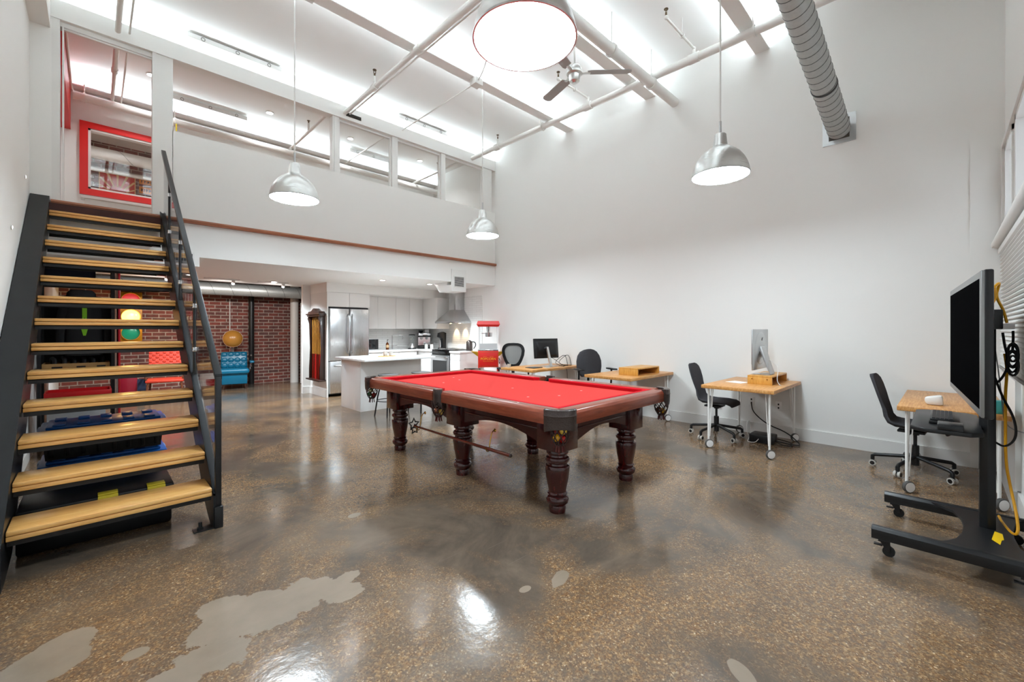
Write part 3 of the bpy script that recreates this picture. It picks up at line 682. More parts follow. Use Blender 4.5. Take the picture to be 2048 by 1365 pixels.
for x, sg in ((LX[0]-.075, -1), (LX[1]+.075, 1)):
    for a, b in ((LY[0]+.11, LY[1]-.11), (LY[1]+.11, LY[2]-.11)):
        MB().prism(arch(a, b), 'x', x-.012, x+.012).box(min(x, x+sg*.02), a, .625, max(x, x+sg*.02), b, .637, .003).part('apron', M['mahogy'], PT, world=True)
for y, sg in ((LY[0]-.075, -1), (LY[2]+.075, 1)):
    MB().prism(arch(LX[0]+.11, LX[1]-.11), 'y', y-.012, y+.012).box(LX[0]+.11, min(y, y+sg*.02), .625, LX[1]-.11, max(y, y+sg*.02), .637, .003).part('apron', M['mahog'], PT, world=True)
MB().box(TX0+.12, TY0+.12, .735, TX1-.12, TY1-.12, .79).part('frame', M['mahog'], PT, world=True)
MB().box(TX0+RW, TY0+RW, .79, TX1-RW, TY1-RW, .800).part('playing_cloth', M['felt'], PT, world=True)
pr = [(0, 0), (0, .075), (.012, .095), (.035, .105), (RW-.01, .100), (RW, .09), (RW, 0)]   # outer face profile, rounded top
pk = .085                                           # half gap at pockets
zb = TZ-.105
ym = (TY0+TY1)/2
def rail_y(x, sg, a, b):      # rail along y; sg=+1: inside towards +x
    MB().prism([(x+sg*u, zb+v) for u, v in pr], 'y', a, b, .003).part('rail', M['rail'], PT, world=True)
    MB().quadprism([(x+sg*RW, a, .80), (x+sg*RW, b, .80), (x+sg*(RW+.045), b-.05, .80), (x+sg*(RW+.045), a+.05, .80),
                    (x+sg*RW, a, TZ-.006), (x+sg*RW, b, TZ-.006), (x+sg*(RW+.052), b-.055, TZ-.012), (x+sg*(RW+.052), a+.055, TZ-.012)]).part('cushion', M['feltc'], PT, world=True)
def rail_x(y, sg, a, b):
    MB().prism([(y+sg*u, zb+v) for u, v in pr], 'x', a, b, .003).part('rail', M['railx'], PT, world=True)
    MB().quadprism([(a, y+sg*RW, .80), (b, y+sg*RW, .80), (b-.05, y+sg*(RW+.045), .80), (a+.05, y+sg*(RW+.045), .80),
                    (a, y+sg*RW, TZ-.006), (b, y+sg*RW, TZ-.006), (b-.055, y+sg*(RW+.052), TZ-.012), (a+.055, y+sg*(RW+.052), TZ-.012)]).part('cushion', M['feltc'], PT, world=True)
cg = .115
for x, sg in ((TX0, 1), (TX1, -1)):
    rail_y(x, sg, TY0+cg, ym-.07); rail_y(x, sg, ym+.07, TY1-cg)
for y, sg in ((TY0, 1), (TY1, -1)): rail_x(y, sg, TX0+cg, TX1-cg)
# diamond sights
for f_ in (1, 2, 3, 5, 6, 7):
    for x in (TX0+.07, TX1-.07):
        y = TY0+.15+(TY1-TY0-.3)*f_/8
        MB().prism([(x-.006, y), (x, y-.012), (x+.006, y), (x, y+.012)], 'z', TZ-.001, TZ+.0006).part('rail_sight', mat('pearl', '#e8e2d6', .3), PT, world=True)
for x, y in ((2.75, 2.6), (3.0, 2.45), (3.05, 3.1), (2.8, 3.95), (3.1, 4.05), (3.2, 4.3), (3.4, 2.5)):
    MB().cyl((x, y, .8001), (x, y, .8008), .012, seg=14).part('chalk_spot', mat('chalk', '#f0a8a0', .9), PT, world=True)
netm = mat('leather_net', '#2b1a15', .45, bump=.2)
ballc = ['#c01812', '#e6a818', '#d8541a', '#1c5a2a', '#e8d8a0', '#8c1414', '#f0c040']
def pocket(x, y, ang, corner):
    """leather iron: horseshoe on top, apron outside, hanging net below"""
    c, s = cos(ang), sin(ang)
    def L2(u, v, z): return (x+u*c-v*s, y+u*s+v*c, z)
    w = .125 if corner else .068; n = 12; span = 1.15 if corner else 1.0
    if corner:
        ring = [(cos(a)*.115+.035, sin(a)*.125) for a in [(-span+2*span*i/n) for i in range(n+1)]]
    else:
        ring = [(cos(a)*.075-.01, sin(a)*.08) for a in [(-span+2*span*i/n) for i in range(n+1)]]
    m_ = MB(); t = bmesh.new(); lv = [(1.0, TZ+.004), (1.0, TZ-.03), (1.02, TZ-.036), (1.0, TZ-.045), (.99, TZ-.105), (.97, TZ-.125)]
    rows = []
    for sc_, z in [(.62, TZ-.01), (.64, TZ+.006), (.95, TZ+.009)]+lv: rows.append([t.verts.new(L2(u*sc_+(0 if sc_ > .9 else 0), v*(sc_ if sc_ > .9 else .72), z-(0.03*(abs(i-n/2)/(n/2))**2 if z < TZ-.1 else 0))) for i, (u, v) in enumerate(ring)])
    rows.append([t.verts.new(L2(u*.93, v*.93, TZ-.11)) for u, v in ring])
    rows.append([t.verts.new(L2(u*.6, v*.7, TZ-.06)) for u, v in ring])
    R_ = rows+[rows[0]]
    for a, b in zip(R_, R_[1:]):
        for i in range(n): t.faces.new((a[i], a[i+1], b[i+1], b[i]))
    t.faces.new([r[0] for r in rows]); t.faces.new([r[-1] for r in rows][::-1])
    bmesh.ops.recalc_face_normals(t, faces=t.faces[:]); m_._add(t)
    pkt = m_.part('pocket_casting', M['leather'], PT, world=True)
    cx, cy, _ = L2(.075 if corner else .02, 0, 0)
    MB().cyl((cx, cy, .8), (cx, cy, TZ-.02), .055 if corner else .045, seg=20).part('pocket_hole', mat('pocket_dark', '#0a0807', .9), pkt, world=True)
    # net of braided leather
    rt, zt, zbm = .062, .745, .60
    nb = MB()
    for k in range(8):
        for sg in (1, -1):
            pts = []
            for i in range(7):
                q = i/6; a = 2*pi*k/8+sg*q*1.4; r = rt*(1.0 if q < .5 else 1-.55*((q-.5)*2)**1.5); pts.append((cx+r*cos(a), cy+r*sin(a), zt+(zbm-zt)*q))
            nb.tube(pts, .0042, 5)
    nb.part('pocket_net', netm, pkt, world=True)
    nf = MB()
    for k in range(7):
        a = 2*pi*k/7; nf.tube([(cx+.022*cos(a), cy+.022*sin(a), zbm+.006), (cx+.030*cos(a), cy+.030*sin(a), zbm-.045)], .005, 5)
    nf.cyl((cx, cy, zbm-.004), (cx, cy, zbm+.01), .026).part('net_fringe', mat('red_brown_leather', '#4d1713', .5), pkt, world=True)
    return cx, cy
PK = []
for x, y, an, co in ((TX0, TY0, radians(225), 1), (TX1, TY0, radians(-45), 1), (TX0, TY1, radians(135), 1), (TX1, TY1, radians(45), 1), (TX0, ym, pi, 0), (TX1, ym, 0, 0)):
    off = .165 if co else .045
    PK.append(pocket(x-cos(an)*off, y-sin(an)*off, an, co))
for pi_, (n_, where) in {0: (5, 'near corner pocket net'), 1: (2, 'right-hand corner pocket net'), 2: (3, 'left-hand corner pocket net'), 4: (3, 'side pocket net facing the stair')}.items():
    cx, cy = PK[pi_]
    spots = [(.026, 0, .635), (-.024, .01, .650), (.005, .028, .690), (.0, -.028, .702), (.024, .0, .735)]
    cols = {0: ['#c01812', '#e6a818', '#8c1414', '#f0c848', '#d8541a'], 1: ['#e6b030', '#5b2a12'], 2: ['#c01812', '#1f5b2c', '#e8d8a0'], 4: ['#e8c060', '#7b3a18', '#3a1a12']}[pi_]
    for j in range(n_):
        dx, dy, z = spots[j]
        cn = {'#c01812': 'red', '#e6a818': 'yellow', '#8c1414': 'maroon', '#f0c848': 'pale yellow', '#d8541a': 'orange', '#e6b030': 'yellow', '#5b2a12': 'brown', '#1f5b2c': 'green', '#e8d8a0': 'cream', '#e8c060': 'pale yellow', '#7b3a18': 'brown', '#3a1a12': 'dark'}[cols[j]]
        MB().sph((cx+dx, cy+dy, z), .027, seg=20).single('billiard_ball', mat('ball_'+cols[j][1:], cols[j], .08, coat=.5), '%s billiard ball in the %s of the pool table' % (cn, where), 'ball', 'billiard balls in the pocket nets')
# bridge stick on brass hooks
bs = thing('bridge_stick', 'wooden bridge stick with star-shaped head hung under the pool table side', 'cue', (2.385, 3.16, .36))
MB().tube([(2.385, 2.45, .385), (2.385, 3.0, .388), (2.385, 3.88, .394)], [.0155, .013, .009], 14).part('shaft', wood('cue_wood', [(.2, '#4a1810'), (.8, '#7c3420')], .2, (12, 1, 12), 3, .5), bs, world=True)
MB().sph((2.385, 2.448, .385), .0155, seg=14).part('bumper', M['darkwood'], bs, world=True)
def star(c, n=5, r1=.062, r2=.03):
    return [(c[0]+(r1 if i % 2 == 0 else r2)*cos(pi*i/n+.3), c[1], c[2]+(r1 if i % 2 == 0 else r2)*sin(pi*i/n+.3)) for i in range(2*n)]
MB().tube(star((2.38, 3.885, .41)), .008, 6, closed=True).tube(star((2.40, 3.90, .355), 5, .05, .025), .008, 6, closed=True).part('star_head', M['black'], bs, world=True)
for y in (2.72, 3.80):
    MB().tube([(2.462, y, .53), (2.44, y, .53), (2.42, y, .50), (2.402, y, .42), (2.40, y, .372), (2.385, y, .362), (2.366, y, .372), (2.360, y, .40)], .0045, 8, 2).lathe([(0, 0), (.016, 0), (.012, .006), (0, .008)], (2.463, y, .53), 16, RY(-pi/2)).part('brass_hook', M['brass'], PT, world=True)

# ================================================================== desks
def make_desk(name, label, x0, y0, x1, y1, top=.745):
    t = thing(name, label, 'desk', ((x0+x1)/2, (y0+y1)/2, 0), group='hairpin-leg desks along the right wall')
    hx, hy = (x1-x0)/2, (y1-y0)/2
    MB().box(-hx, -hy, top-.04, hx, hy, top, .004).part('desk_top', M['butcher'], t)
    for sx, sy in ((-1, -1), (-1, 1), (1, -1), (1, 1)):
        px, py = sx*(hx-.075), sy*(hy-.06)
        zt = top-.043; zb_ = .125
        l = MB().cyl((px, py, .075), (px, py, zt), .0115, seg=12).box(px-.05, py-.05, zt-.003, px+.05, py+.05, zt+.003)
        l.tube([(px-sx*.02, py-sy*.045, zt), (px-sx*.006, py-sy*.012, zb_+.01), (px-sx*.003, py-sy*.006, zb_), (px-sx*.01, py-sy*.004, zb_+.012), (px-sx*.055, py-sy*.015, zt)], .0048, 8)
        leg = l.part('leg', M['hairpin'], t)
        wr = .05
        MB().lathe([(0, -.014), (.046, -.014), (.049, -.01), (.049, .01), (.046, .014), (0, .014)], (px-.012, py-.012, .0495), 28, RZ(-.75) @ RX(pi/2)).part('caster_tyre', mat('caster_grey', '#4c4a47', .6), leg)
        MB().lathe([(0, .0145), (.040, .0145), (.041, .017), (0, .019)], (px-.012, py-.012, .0495), 28, RZ(-.75) @ RX(pi/2)).lathe([(0, .0145), (.040, .0145), (.041, .017), (0, .019)], (px-.012, py-.012, .0495), 28, RZ(-.75) @ RX(-pi/2)).cyl((px, py, .06), (px, py, .085), .013).part('caster_cap', M['white'], leg)
    return t
make_desk('desk', 'butcher-block desk with the silver computer, on white hairpin legs with casters', 5.14, 1.28, 6.34, 2.04)
make_desk('desk', 'butcher-block desk carrying only an empty bamboo riser, right behind the pool table', 5.08, 2.93, 6.34, 3.68)
make_desk('desk', 'butcher-block desk with the black monitor, farthest desk beside the popcorn cart', 4.99, 4.62, 6.33, 5.36)
make_desk('desk', 'butcher-block desk in the near corner behind the television stand', 4.92, -.345, 6.30, .30)

def riser(label, x0, y0, x1, y1, z, h, knobs=False):
    t = thing('monitor_riser', label, 'riser', ((x0+x1)/2, (y0+y1)/2, z), group='bamboo monitor risers')
    MB().box(x0, y0, z+h-.018, x1, y1, z+h, .002).box(x0, y0, z, x0+.02, y1, z+h-.018, .001).box(x1-.02, y0, z, x1, y1, z+h-.018, .001).box(x0+.02, y1-.02, z, x1-.02, y1-.006, z+h-.018).part('shelf_body', M['bamboo'], t, world=True)
    if knobs:
        for y in (y0+.05, y1-.05): MB().cyl((x0-.006, y, z+h*.62), (x0, y, z+h*.62), .007).part('screw_head', M['brass'], t, world=True)
    return t
DZ = .7452
riser('bamboo riser under the silver computer', 5.62, 1.42, 6.28, 1.68, DZ, .105, True)
riser('empty bamboo riser on the desk behind the pool table', 5.42, 3.02, 6.06, 3.32, DZ, .105)

# silver all-in-one computer, seen from behind
im = thing('desktop_computer', 'silver all-in-one computer on a bamboo riser, its back turned to the room', 'computer', (5.93, 1.56, DZ+.1055))
cx, cy = 5.83, 1.60
b = MB(); b.box(cx-.31, cy-.006, .915, cx+.31, cy+.006, 1.40, .004)
b.part('computer_body', M['satin'], im, world=True)
MB().sph((cx+.0, cy-.004, 1.17), .21, (1.15, .09, .95), 24).part('back_bulge', M['satin'], im, world=True)
MB().box(cx-.305, cy+.006, .985, cx+.305, cy+.008, 1.395).part('screen', M['screen'], im, world=True)
MB().prism([(cy-.02, 1.20), (cy-.035, 1.19), (cy-.135, .862), (cy-.02, .862), (cy-.02, .8685), (cy-.122, .8685), (cy-.02, 1.14)], 'x', cx-.09, cx+.09, .001).part('stand', M['satin'], im, world=True)
MB().box(cx-.09, cy-.13, .8512, cx+.09, cy+.07, .858, .002).part('foot', M['satin'], im, world=True)
MB().prism([(cx-.012, 1.265), (cx+.014, 1.30), (cx+.020, 1.295), (cx-.004, 1.26)], 'y', cy-.024, cy-.0205).part('emblem', M['plastic'], im, world=True)
MB().tube([(cx+.02, cy-.03, 1.08), (cx+.06, cy-.12, 1.0), (cx+.0, cy-.20, .95), (cx-.1, cy-.20, .80), (cx-.14, 1.36, .752), (cx-.16, 1.34, .749)], .004, 8, 3).part('power_cord', M['cable_w'], im, world=True)
MB().prism([(5.56, 1.74), (5.74, 1.70), (5.80, 1.88), (5.62, 1.93)], 'z', DZ, DZ+.003).single('paper_sheet', mat('paper', '#efece6', .8), 'small white paper lying on the desk by the silver computer', 'paper')
MB().box(5.72, 1.46, .8508, 5.98, 1.66, .8535).single('grey_mat', mat('grey_sheet', '#aeb4b4', .4), 'thin grey sheet on the riser under the silver computer', 'mat') if 0 else None

# black monitor on the farthest desk
mn = thing('computer_monitor', 'black computer monitor turned away, on a silver stand, farthest desk', 'monitor', (5.72, 4.95, DZ))
R = Matrix.Translation((5.76, 5.0, 1.06)) @ Matrix.Rotation(radians(-14), 4, 'Z') @ Matrix.Rotation(radians(-6), 4, 'X')
MB().box(-.26, -.008, -.175, .26, .022, .175, .006).quadprism([(-.24, -.008, -.15), (.24, -.008, -.15), (.17, -.04, -.11), (-.17, -.04, -.11), (-.24, -.008, .13), (.24, -.008, .13), (.17, -.04, .09), (-.17, -.04, .09)]).xf(R).part('monitor_body', M['plastic'], mn, world=True)
MB().box(-.25, .0222, -.16, .25, .0235, .16).xf(R).part('screen', M['screen'], mn, world=True)
MB().quadprism([(5.71, 4.86, .752), (5.77, 4.86, .752), (5.77, 4.88, .752), (5.71, 4.88, .752), (5.69, 4.93, 1.09), (5.74, 4.93, 1.09), (5.74, 4.96, 1.09), (5.69, 4.96, 1.09)]).part('stand_neck', M['alum'], mn, world=True)
MB().cyl((5.715, 4.93, 1.06), (5.70, 5.0, 1.055), .03).part('hinge', M['plastic'], mn, world=True)
MB().box(5.62, 4.80, DZ, 5.86, 5.02, DZ+.007, .003).part('stand_base', M['satin'], mn, world=True)
MB().tube([(5.70, 4.99, .95), (5.80, 4.90, .90), (5.90, 4.80, .80), (5.93, 4.75, .752), (5.96, 4.72, .752)], .004, 8, 3).single('monitor_cable', M['cable_b'], 'black cable drooping from the monitor to the farthest desk', 'cable')
MB().tube([(5.86, 4.80, .752), (5.86, 4.66, .752), (5.858, 4.60, .70), (5.855, 4.60, .30), (5.86, 4.62, .012)], .004, 8, 2).single('monitor_cable', M['cable_b'], 'thin black cable hanging over the edge of the farthest desk', 'cable')
st2 = MB()
for x in (6.02, 6.12):
    st2.tube([(x, 4.72, .752), (x, 4.95, .752), (x, 5.02, .80), (x+.02, 4.86, .93), (x+.02, 4.78, .93), (x, 4.72, .76)], .005, 6, 1, True)
st2.tube([(6.02, 4.72, .757), (6.12, 4.72, .757)], .004, 6).tube([(6.04, 4.86, .925), (6.14, 4.86, .925)], .004, 6)
st2.single('wire_laptop_stand', M['black'], 'folding black wire stand on the farthest desk', 'stand')
MB().box(5.22, 4.80, DZ, 5.44, 5.0, DZ+.012, .003).single('laptop', mat('dark_grey_lid', '#4b4a49', .35, metal=.5), 'thin closed dark laptop on the farthest desk', 'laptop')
MB().box(5.48, 4.72, DZ, 5.60, 4.84, DZ+.003).single('paper_note', mat('grey_paper', '#b5b2ac', .8), 'grey paper note beside the laptop on the farthest desk', 'paper')
MB().lathe([(.03, 0), (.034, .06), (.03, .06), (.026, .004), (0, .004), (0, 0)], (5.08, 5.25, DZ), 20).single('small_cup', mat('grey_ceramic', '#b9b4ad', .4), 'small grey cup at the far edge of the farthest desk', 'cup')

# ================================================================== chairs
def star_base(t, r=.32, dz=0, light=True):
    MB().cyl((0, 0, .075), (0, 0, .27), .030).cyl((0, 0, .26), (0, 0, .40), .014).part('gas_column', M['black'], t)
    for k in range(5):
        a = 2*pi*k/5+.35; c, s = cos(a), sin(a)
        leg = MB().tube([(.02*c, .02*s, .155), (r*.5*c, r*.5*s, .135), (r*.93*c, r*.93*s, .115), (r*c, r*s, .10), (r*c, r*s, .065)], [.017]*5, 10, 0).part('base_leg', M['black'], t)
        ax = Vector((-s, c, 0)); p = Vector((r*c, r*s, .03))
        cs = MB()
        for sg in (-1, 1): cs.cyl(p+ax*sg*.006, p+ax*sg*.026, .029, seg=20)
        w = cs.part('caster', mat('caster_rim_grey', '#b9b5ae', .5) if light else M['plastic'], leg)
        cc = MB()
        for sg in (-1, 1): cc.cyl(p+ax*sg*.024, p+ax*sg*.028, .019, seg=16)
        cc.sph(p+Vector((0, 0, .018)), .02, (1, 1, .8), 12).part('caster_hub', M['plastic'], w)
def shell_chair(label, loc, rz):
    t = thing('office_chair', label, 'chair', loc, rz, 'charcoal shell chairs')
    star_base(t)
    prof = []
    seat = [(-.235, .425, .16, 0), (-.225, .452, .20, 0), (-.18, .468, .222, .005), (-.08, .462, .232, .02), (.04, .452, .228, .028), (.13, .452, .21, .035), (.185, .475, .180, .035), (.212, .53, .150, .03), (.222, .60, .140, .025),
            (.240, .67, .160, .02), (.262, .75, .180, .02), (.285, .83, .182, .02), (.305, .89, .165, .02), (.318, .925, .13, .015), (.322, .942, .075, .01)]
    MB().shell(seat, .042, 14).part('seat_shell', M['fabric'], t, ang=70)
    MB().box(-.10, -.08, .395, .10, .12, .418, .006).cyl((0, 0, .37), (0, 0, .42), .03).cyl((-.1, .02, .405), (-.19, .02, .40), .007).part('tilt_mechanism', M['black'], t)
    return t
shell_chair('charcoal shell chair on black star base tucked behind the desk with the silver computer', (5.79, 2.10, 0), radians(2))
shell_chair('charcoal shell chair on black star base at the corner desk behind the television stand', (5.72, .215, 0), radians(-4))
# task chair with arms
tc = thing('office_chair', 'grey high-backed task chair with armrests behind the desk carrying the empty riser', 'chair', (5.76, 3.94, 0), radians(-28))
star_base(tc, .31, light=False)
MB().shell([(-.25, .43, .18, 0), (-.245, .47, .22, 0), (-.15, .49, .245, .01), (.0, .485, .25, .015), (.13, .485, .235, .015), (.20, .47, .20, .01)], .06, 12).part('seat', M['fabric'], tc, ang=70)
MB().shell([(.19, .62, .15, -.03), (.20, .68, .205, -.04), (.205, .78, .225, -.045), (.215, .88, .225, -.045), (.235, .97, .20, -.04), (.25, 1.03, .155, -.03), (.255, 1.06, .09, -.01), (.257, 1.068, .04, 0)], .05, 12).part('backrest', M['fabric'], tc, ang=70)
MB().tube([(0, .12, .43), (0, .26, .44), (0, .29, .55), (0, .25, .72)], .022, 10, 1).part('back_bar', M['black'], tc)
for sx in (-1, 1):
    a_ = MB().box(sx*.29-.042, -.10, .745, sx*.29+.042, .15, .77, .012).part('armrest', M['plastic'], tc)
    MB().tube([(sx*.12, .04, .44), (sx*.27, .04, .44), (sx*.29, .04, .50), (sx*.29, .03, .745)], .016, 8, 1).part('arm_post', M['plastic'], a_)
# mesh chair
mc = thing('office_chair', 'black chair with grey mesh back behind the farthest desk', 'chair', (5.62, 5.68, 0), radians(-42))
star_base(mc, .31, light=False)
MB().shell([(-.25, .44, .18, 0), (-.24, .48, .22, 0), (-.1, .495, .245, .01), (.1, .49, .24, .015), (.2, .475, .20, .01)], .06, 12).part('seat', M['plastic'], mc, ang=70)
n = 28; fo = []
for i in range(n):
    a = 2*pi*i/n; x = .225*(abs(cos(a))**.6)*(1 if cos(a) > 0 else -1); z = .24*(abs(sin(a))**.6)*(1 if sin(a) > 0 else -1)
    x *= (1.0 if z > .05 else 1+(z-.05)*1.5); fo.append((x, z))
t_ = bmesh.new(); inn = [(x*.74, z*.76+.012) for x, z in fo]
def cv(x, z, off): return (x, .25+.10*(z+.2)*.6-1.1*x*x+off, .895+z)
A1 = [t_.verts.new(cv(x, z, -.014)) for x, z in fo]; A2 = [t_.verts.new(cv(x, z, -.014)) for x, z in inn]
B1 = [t_.verts.new(cv(x, z, .014)) for x, z in fo]; B2 = [t_.verts.new(cv(x, z, .014)) for x, z in inn]
for i in range(n):
    j = (i+1) % n
    for q in ((A1[i], A1[j], A2[j], A2[i]), (B1[i], B2[i], B2[j], B1[j]), (A1[i], B1[i], B1[j], A1[j]), (A2[i], A2[j], B2[j], B2[i])): t_.faces.new(q)
bmesh.ops.recalc_face_normals(t_, faces=t_.faces[:])
mb_ = MB(); mb_._add(t_); fr_ = mb_.part('backrest_frame', M['plastic'], mc, ang=60)
t_ = bmesh.new(); ring_ = [[t_.verts.new(cv(x*s_, (z-.012)*s_+.012, 0)) for x, z in inn] for s_ in (1.02, .66, .33)]; ce = t_.verts.new(cv(0, .012, 0))
for a_, b_ in zip(ring_, ring_[1:]):
    for i in range(n): t_.faces.new((a_[i], a_[(i+1) % n], b_[(i+1) % n], b_[i]))
for i in range(n): t_.faces.new((ring_[-1][i], ring_[-1][(i+1) % n], ce))
mb_ = MB(); mb_._add(t_); mb_.part('backrest_mesh', M['mesh'], fr_)
MB().tube([(0, .1, .44), (0, .28, .46), (0, .30, .60), (0, .29, .70)], .03, 10, 1).part('back_bar', M['plastic'], mc)
for sx in (-1, 1):
    a_ = MB().box(sx*.28-.04, -.12, .66, sx*.28+.04, .12, .685, .01).part('armrest', M['plastic'], mc)
    MB().tube([(sx*.12, .0, .45), (sx*.27, .0, .45), (sx*.28, .0, .66)], .016, 8, 1).part('arm_post', M['plastic'], a_)

# ================================================================== television stand
ts = thing('television_stand', 'black wheeled television stand with a yellow warning sticker on its base', 'stand', (3.95, -.02, 0))
for x in (3.50, 4.29):
    bar = MB().prism([(x-.032, .098), (x+.032, .098), (x+.034, .155), (x+.014, .172), (x-.014, .172), (x-.034, .155)], 'y', -.36, .33, .002).part('base_bar', M['black'], ts, world=True)
    for y in (.27, -.30):
        cs = MB().box(x-.028, y-.028, .086, x+.028, y+.028, .098, .002).prism([(y-.024, .088), (y+.02, .088), (y-.012, .032), (y-.028, .032)], 'x', x-.02, x-.014).prism([(y-.024, .088), (y+.02, .088), (y-.012, .032), (y-.028, .032)], 'x', x+.014, x+.02).box(x-.016, y+.008, .055, x+.016, y+.05, .062, .002).part('caster_fork', M['plastic'], bar, world=True)
        MB().cyl((x-.011, y-.02, .030), (x+.011, y-.02, .030), .030, seg=24).part('caster_wheel', M['rubber'], bar, world=True)
pts = [(3.52, -.34)]
cut = [(3.56, -.0), (3.64, -.04), (3.76, -.065), (3.90, -.075), (4.05, -.065), (4.17, -.03), (4.25, .05)]
lo = [(4.27, -.345), (4.20, -.31), (4.02, -.285), (3.88, -.28), (3.72, -.29), (3.60, -.33)]
MB().prism([(3.51, .03)]+cut+[(4.28, .10)]+lo+[(3.51, -.345)], 'z', .150, .166).part('base_plate', M['black'], ts, world=True)
MB().prism([(4.075, -.235), (4.165, -.235), (4.175, -.19), (4.165, -.135), (4.075, -.135), (4.065, -.19)], 'z', .164, 1.50, .003).part('pole', M['black'], ts, world=True) if 0 else None
PX, PY = 4.00, -.178
MB().prism([(PX-.048, PY-.035), (PX+.048, PY-.035), (PX+.058, PY), (PX+.048, PY+.035), (PX-.048, PY+.035), (PX-.058, PY)], 'z', .164, 1.42, .003).part('pole', M['black'], ts, world=True)
MB().prism([(3.76, -.185), (3.92, -.205), (3.90, -.235), (3.80, -.235), (3.78, -.225), (3.70, -.215)], 'z', .1662, .1675).part('warning_sticker', mat('warning_yellow', '#f2c400', .5), ts, world=True)
MB().prism([(3.66, -.12), (3.78, -.12), (3.78, -.10), (3.90, -.10), (3.90, -.15), (3.80, -.15), (3.80, -.165), (3.66, -.165)], 'z', .1680, .1686).part('warning_sticker', M['yellow'], ts, world=True) if 0 else None
MB().box(PX-.10, PY-.06, 1.40, PX+.12, PY+.036, 1.52, .006).part('bracket_head', M['plastic'], ts, world=True)
MB().box(PX-.07, PY+.022, .95, PX+.07, PY+.037, 1.50, .004).part('mount_rail', mat('dark_blue_grey', '#1b2024', .4), ts, world=True)
sh = MB().prism([(3.60, .10), (3.66, .16), (4.40, .16), (4.46, .10), (4.46, -.10), (4.40, -.15), (3.66, -.15), (3.60, -.10)], 'z', .775, .800, .004).box(PX-.2, -.16, .755, PX+.2, -.10, .775, .004).part('equipment_shelf', M['black'], ts, world=True)
# television
tv = thing('television', 'large flat television seen almost edge-on on the wheeled stand', 'television', (4.02, -.085, .95))
ang = atan2(.103, 1.65)
R = Matrix.Translation((4.02, -.082, 1.325)) @ Matrix.Rotation(ang, 4, 'Z')
HW = .815
MB().box(-HW, -.03, -.375, HW, .012, .375, .006).xf(R).part('bezel', mat('grey_bezel', '#8b8b8a', .3, metal=.6), tv, world=True)
MB().box(-HW-.002, -.034, -.378, HW+.002, .002, .378, .008).xf(R).part('rear_shell', M['plastic'], tv, world=True)
MB().box(-HW+.045, .012, -.335, HW-.045, .0135, .335).xf(R).part('screen', M['screen'], tv, world=True)
MB().box(-.45, -.055, -.30, .45, -.034, .20, .01).xf(R).part('back_cover', M['plastic'], tv, world=True)
# things on the shelf
MB().box(3.80, -.06, .8003, 4.30, .08, .822, .005).single('media_player', M['plastic'], 'flat black player box on the shelf of the television stand', 'player')
kb = thing('keyboard', 'black keyboard lying on the player below the television', 'keyboard', (4.0, .02, .8225))
MB().box(-.20, -.055, 0, .20, .055, .012, .003).part('keyboard_body', M['plastic'], kb)
kk = MB()
for r_ in range(5):
    for c_ in range(14): kk.box(-.19+c_*.0272, -.047+r_*.0192, .012, -.19+c_*.0272+.023, -.047+r_*.0192+.016, .017)
kk.part('keys', mat('key_black', '#1d1d20', .5), kb, smooth=False)
tagit(kb.children[1] if len(kb.children) > 1 else kb)
MB().box(3.60, -.07, .8003, 3.74, .04, .835, .005).single('small_box', mat('dark_box', '#17181b', .3), 'small black box at the near end of the television shelf', 'box')
for i, (x, y, z) in enumerate([(0, 0, 0)]):
    pass
ps = thing('power_strip', 'white power adapter plugged in behind the television', 'adapter', (4.07, -.26, 1.36))
MB().box(PX-.03, -.29, 1.40, PX+.05, -.232, 1.435, .006).part('adapter_body', M['white'], ps, world=True)
ym_ = [(PX-.15, -.18, 1.60), (PX-.19, -.19, 1.64), (PX-.16, -.22, 1.68), (PX-.10, -.22, 1.66), (PX-.06, -.21, 1.60), (PX+.0, -.245, 1.52), (PX+.02, -.26, 1.44)]
MB().tube(ym_, .007, 8, 3).single('extension_cord', M['cable_y'], 'yellow extension cord looped above the television bracket', 'cord')
MB().tube([(PX-.16, -.19, 1.56), (PX-.20, -.20, 1.63), (PX-.15, -.20, 1.66), (PX-.12, -.21, 1.60), (PX-.17, -.19, 1.55)], .007, 8, 3, True).single('extension_cord', M['cable_y'], 'coil of yellow cord hooked at the top of the television bracket', 'cord')
MB().tube([(PX+.0, -.25, 1.25), (PX-.01, -.26, 1.15), (PX-.03, -.25, 1.0), (PX-.05, -.25, .85), (PX-.05, -.25, .60), (PX-.02, -.27, .45), (PX-.12, -.29, .30), (PX-.20, -.29, .22), (PX-.15, -.27, .195), (PX+.10, -.24, .19), (PX+.15, -.235, .20)], .007, 8, 3).single('extension_cord', M['cable_y'], 'yellow cord hanging down behind the pole of the television stand', 'cord')
cc = MB(); random.seed(3)
for k in range(5):
    a0 = random.random()*6; rr_ = .05+.015*random.random(); zc = 1.22+.02*k-.04
    cc.tube([(PX-.02+.02*sin(3*a0), -.28+rr_*.4*cos(a0+i*pi/4), zc+rr_*1.1*sin(a0+i*pi/4)) for i in range(8)], .0065, 6, 1, True)
cc.tube([(PX+.02, -.285, 1.39), (PX+.01, -.285, 1.33), (PX-.02, -.28, 1.27)], .0065, 6, 1).tube([(PX-.03, -.24, 1.38), (PX-.03, -.25, 1.28), (PX-.03, -.27, 1.2), (PX-.02, -.24, 1.10), (PX-.02, -.21, 1.06)], .0065, 6, 2)
cc.single('cable_bundle', M['cable_b'], 'tied bundle of black cables hanging behind the television', 'cable')
MB().tube([(PX-.01, -.21, 1.10), (PX-.03, -.24, .98), (PX-.11, -.28, .88), (PX-.13, -.29, .76), (PX-.05, -.25, .68), (PX-.01, -.21, .70)], .006, 8, 3).part('power_cord', M['cable_b'], tv, world=True)
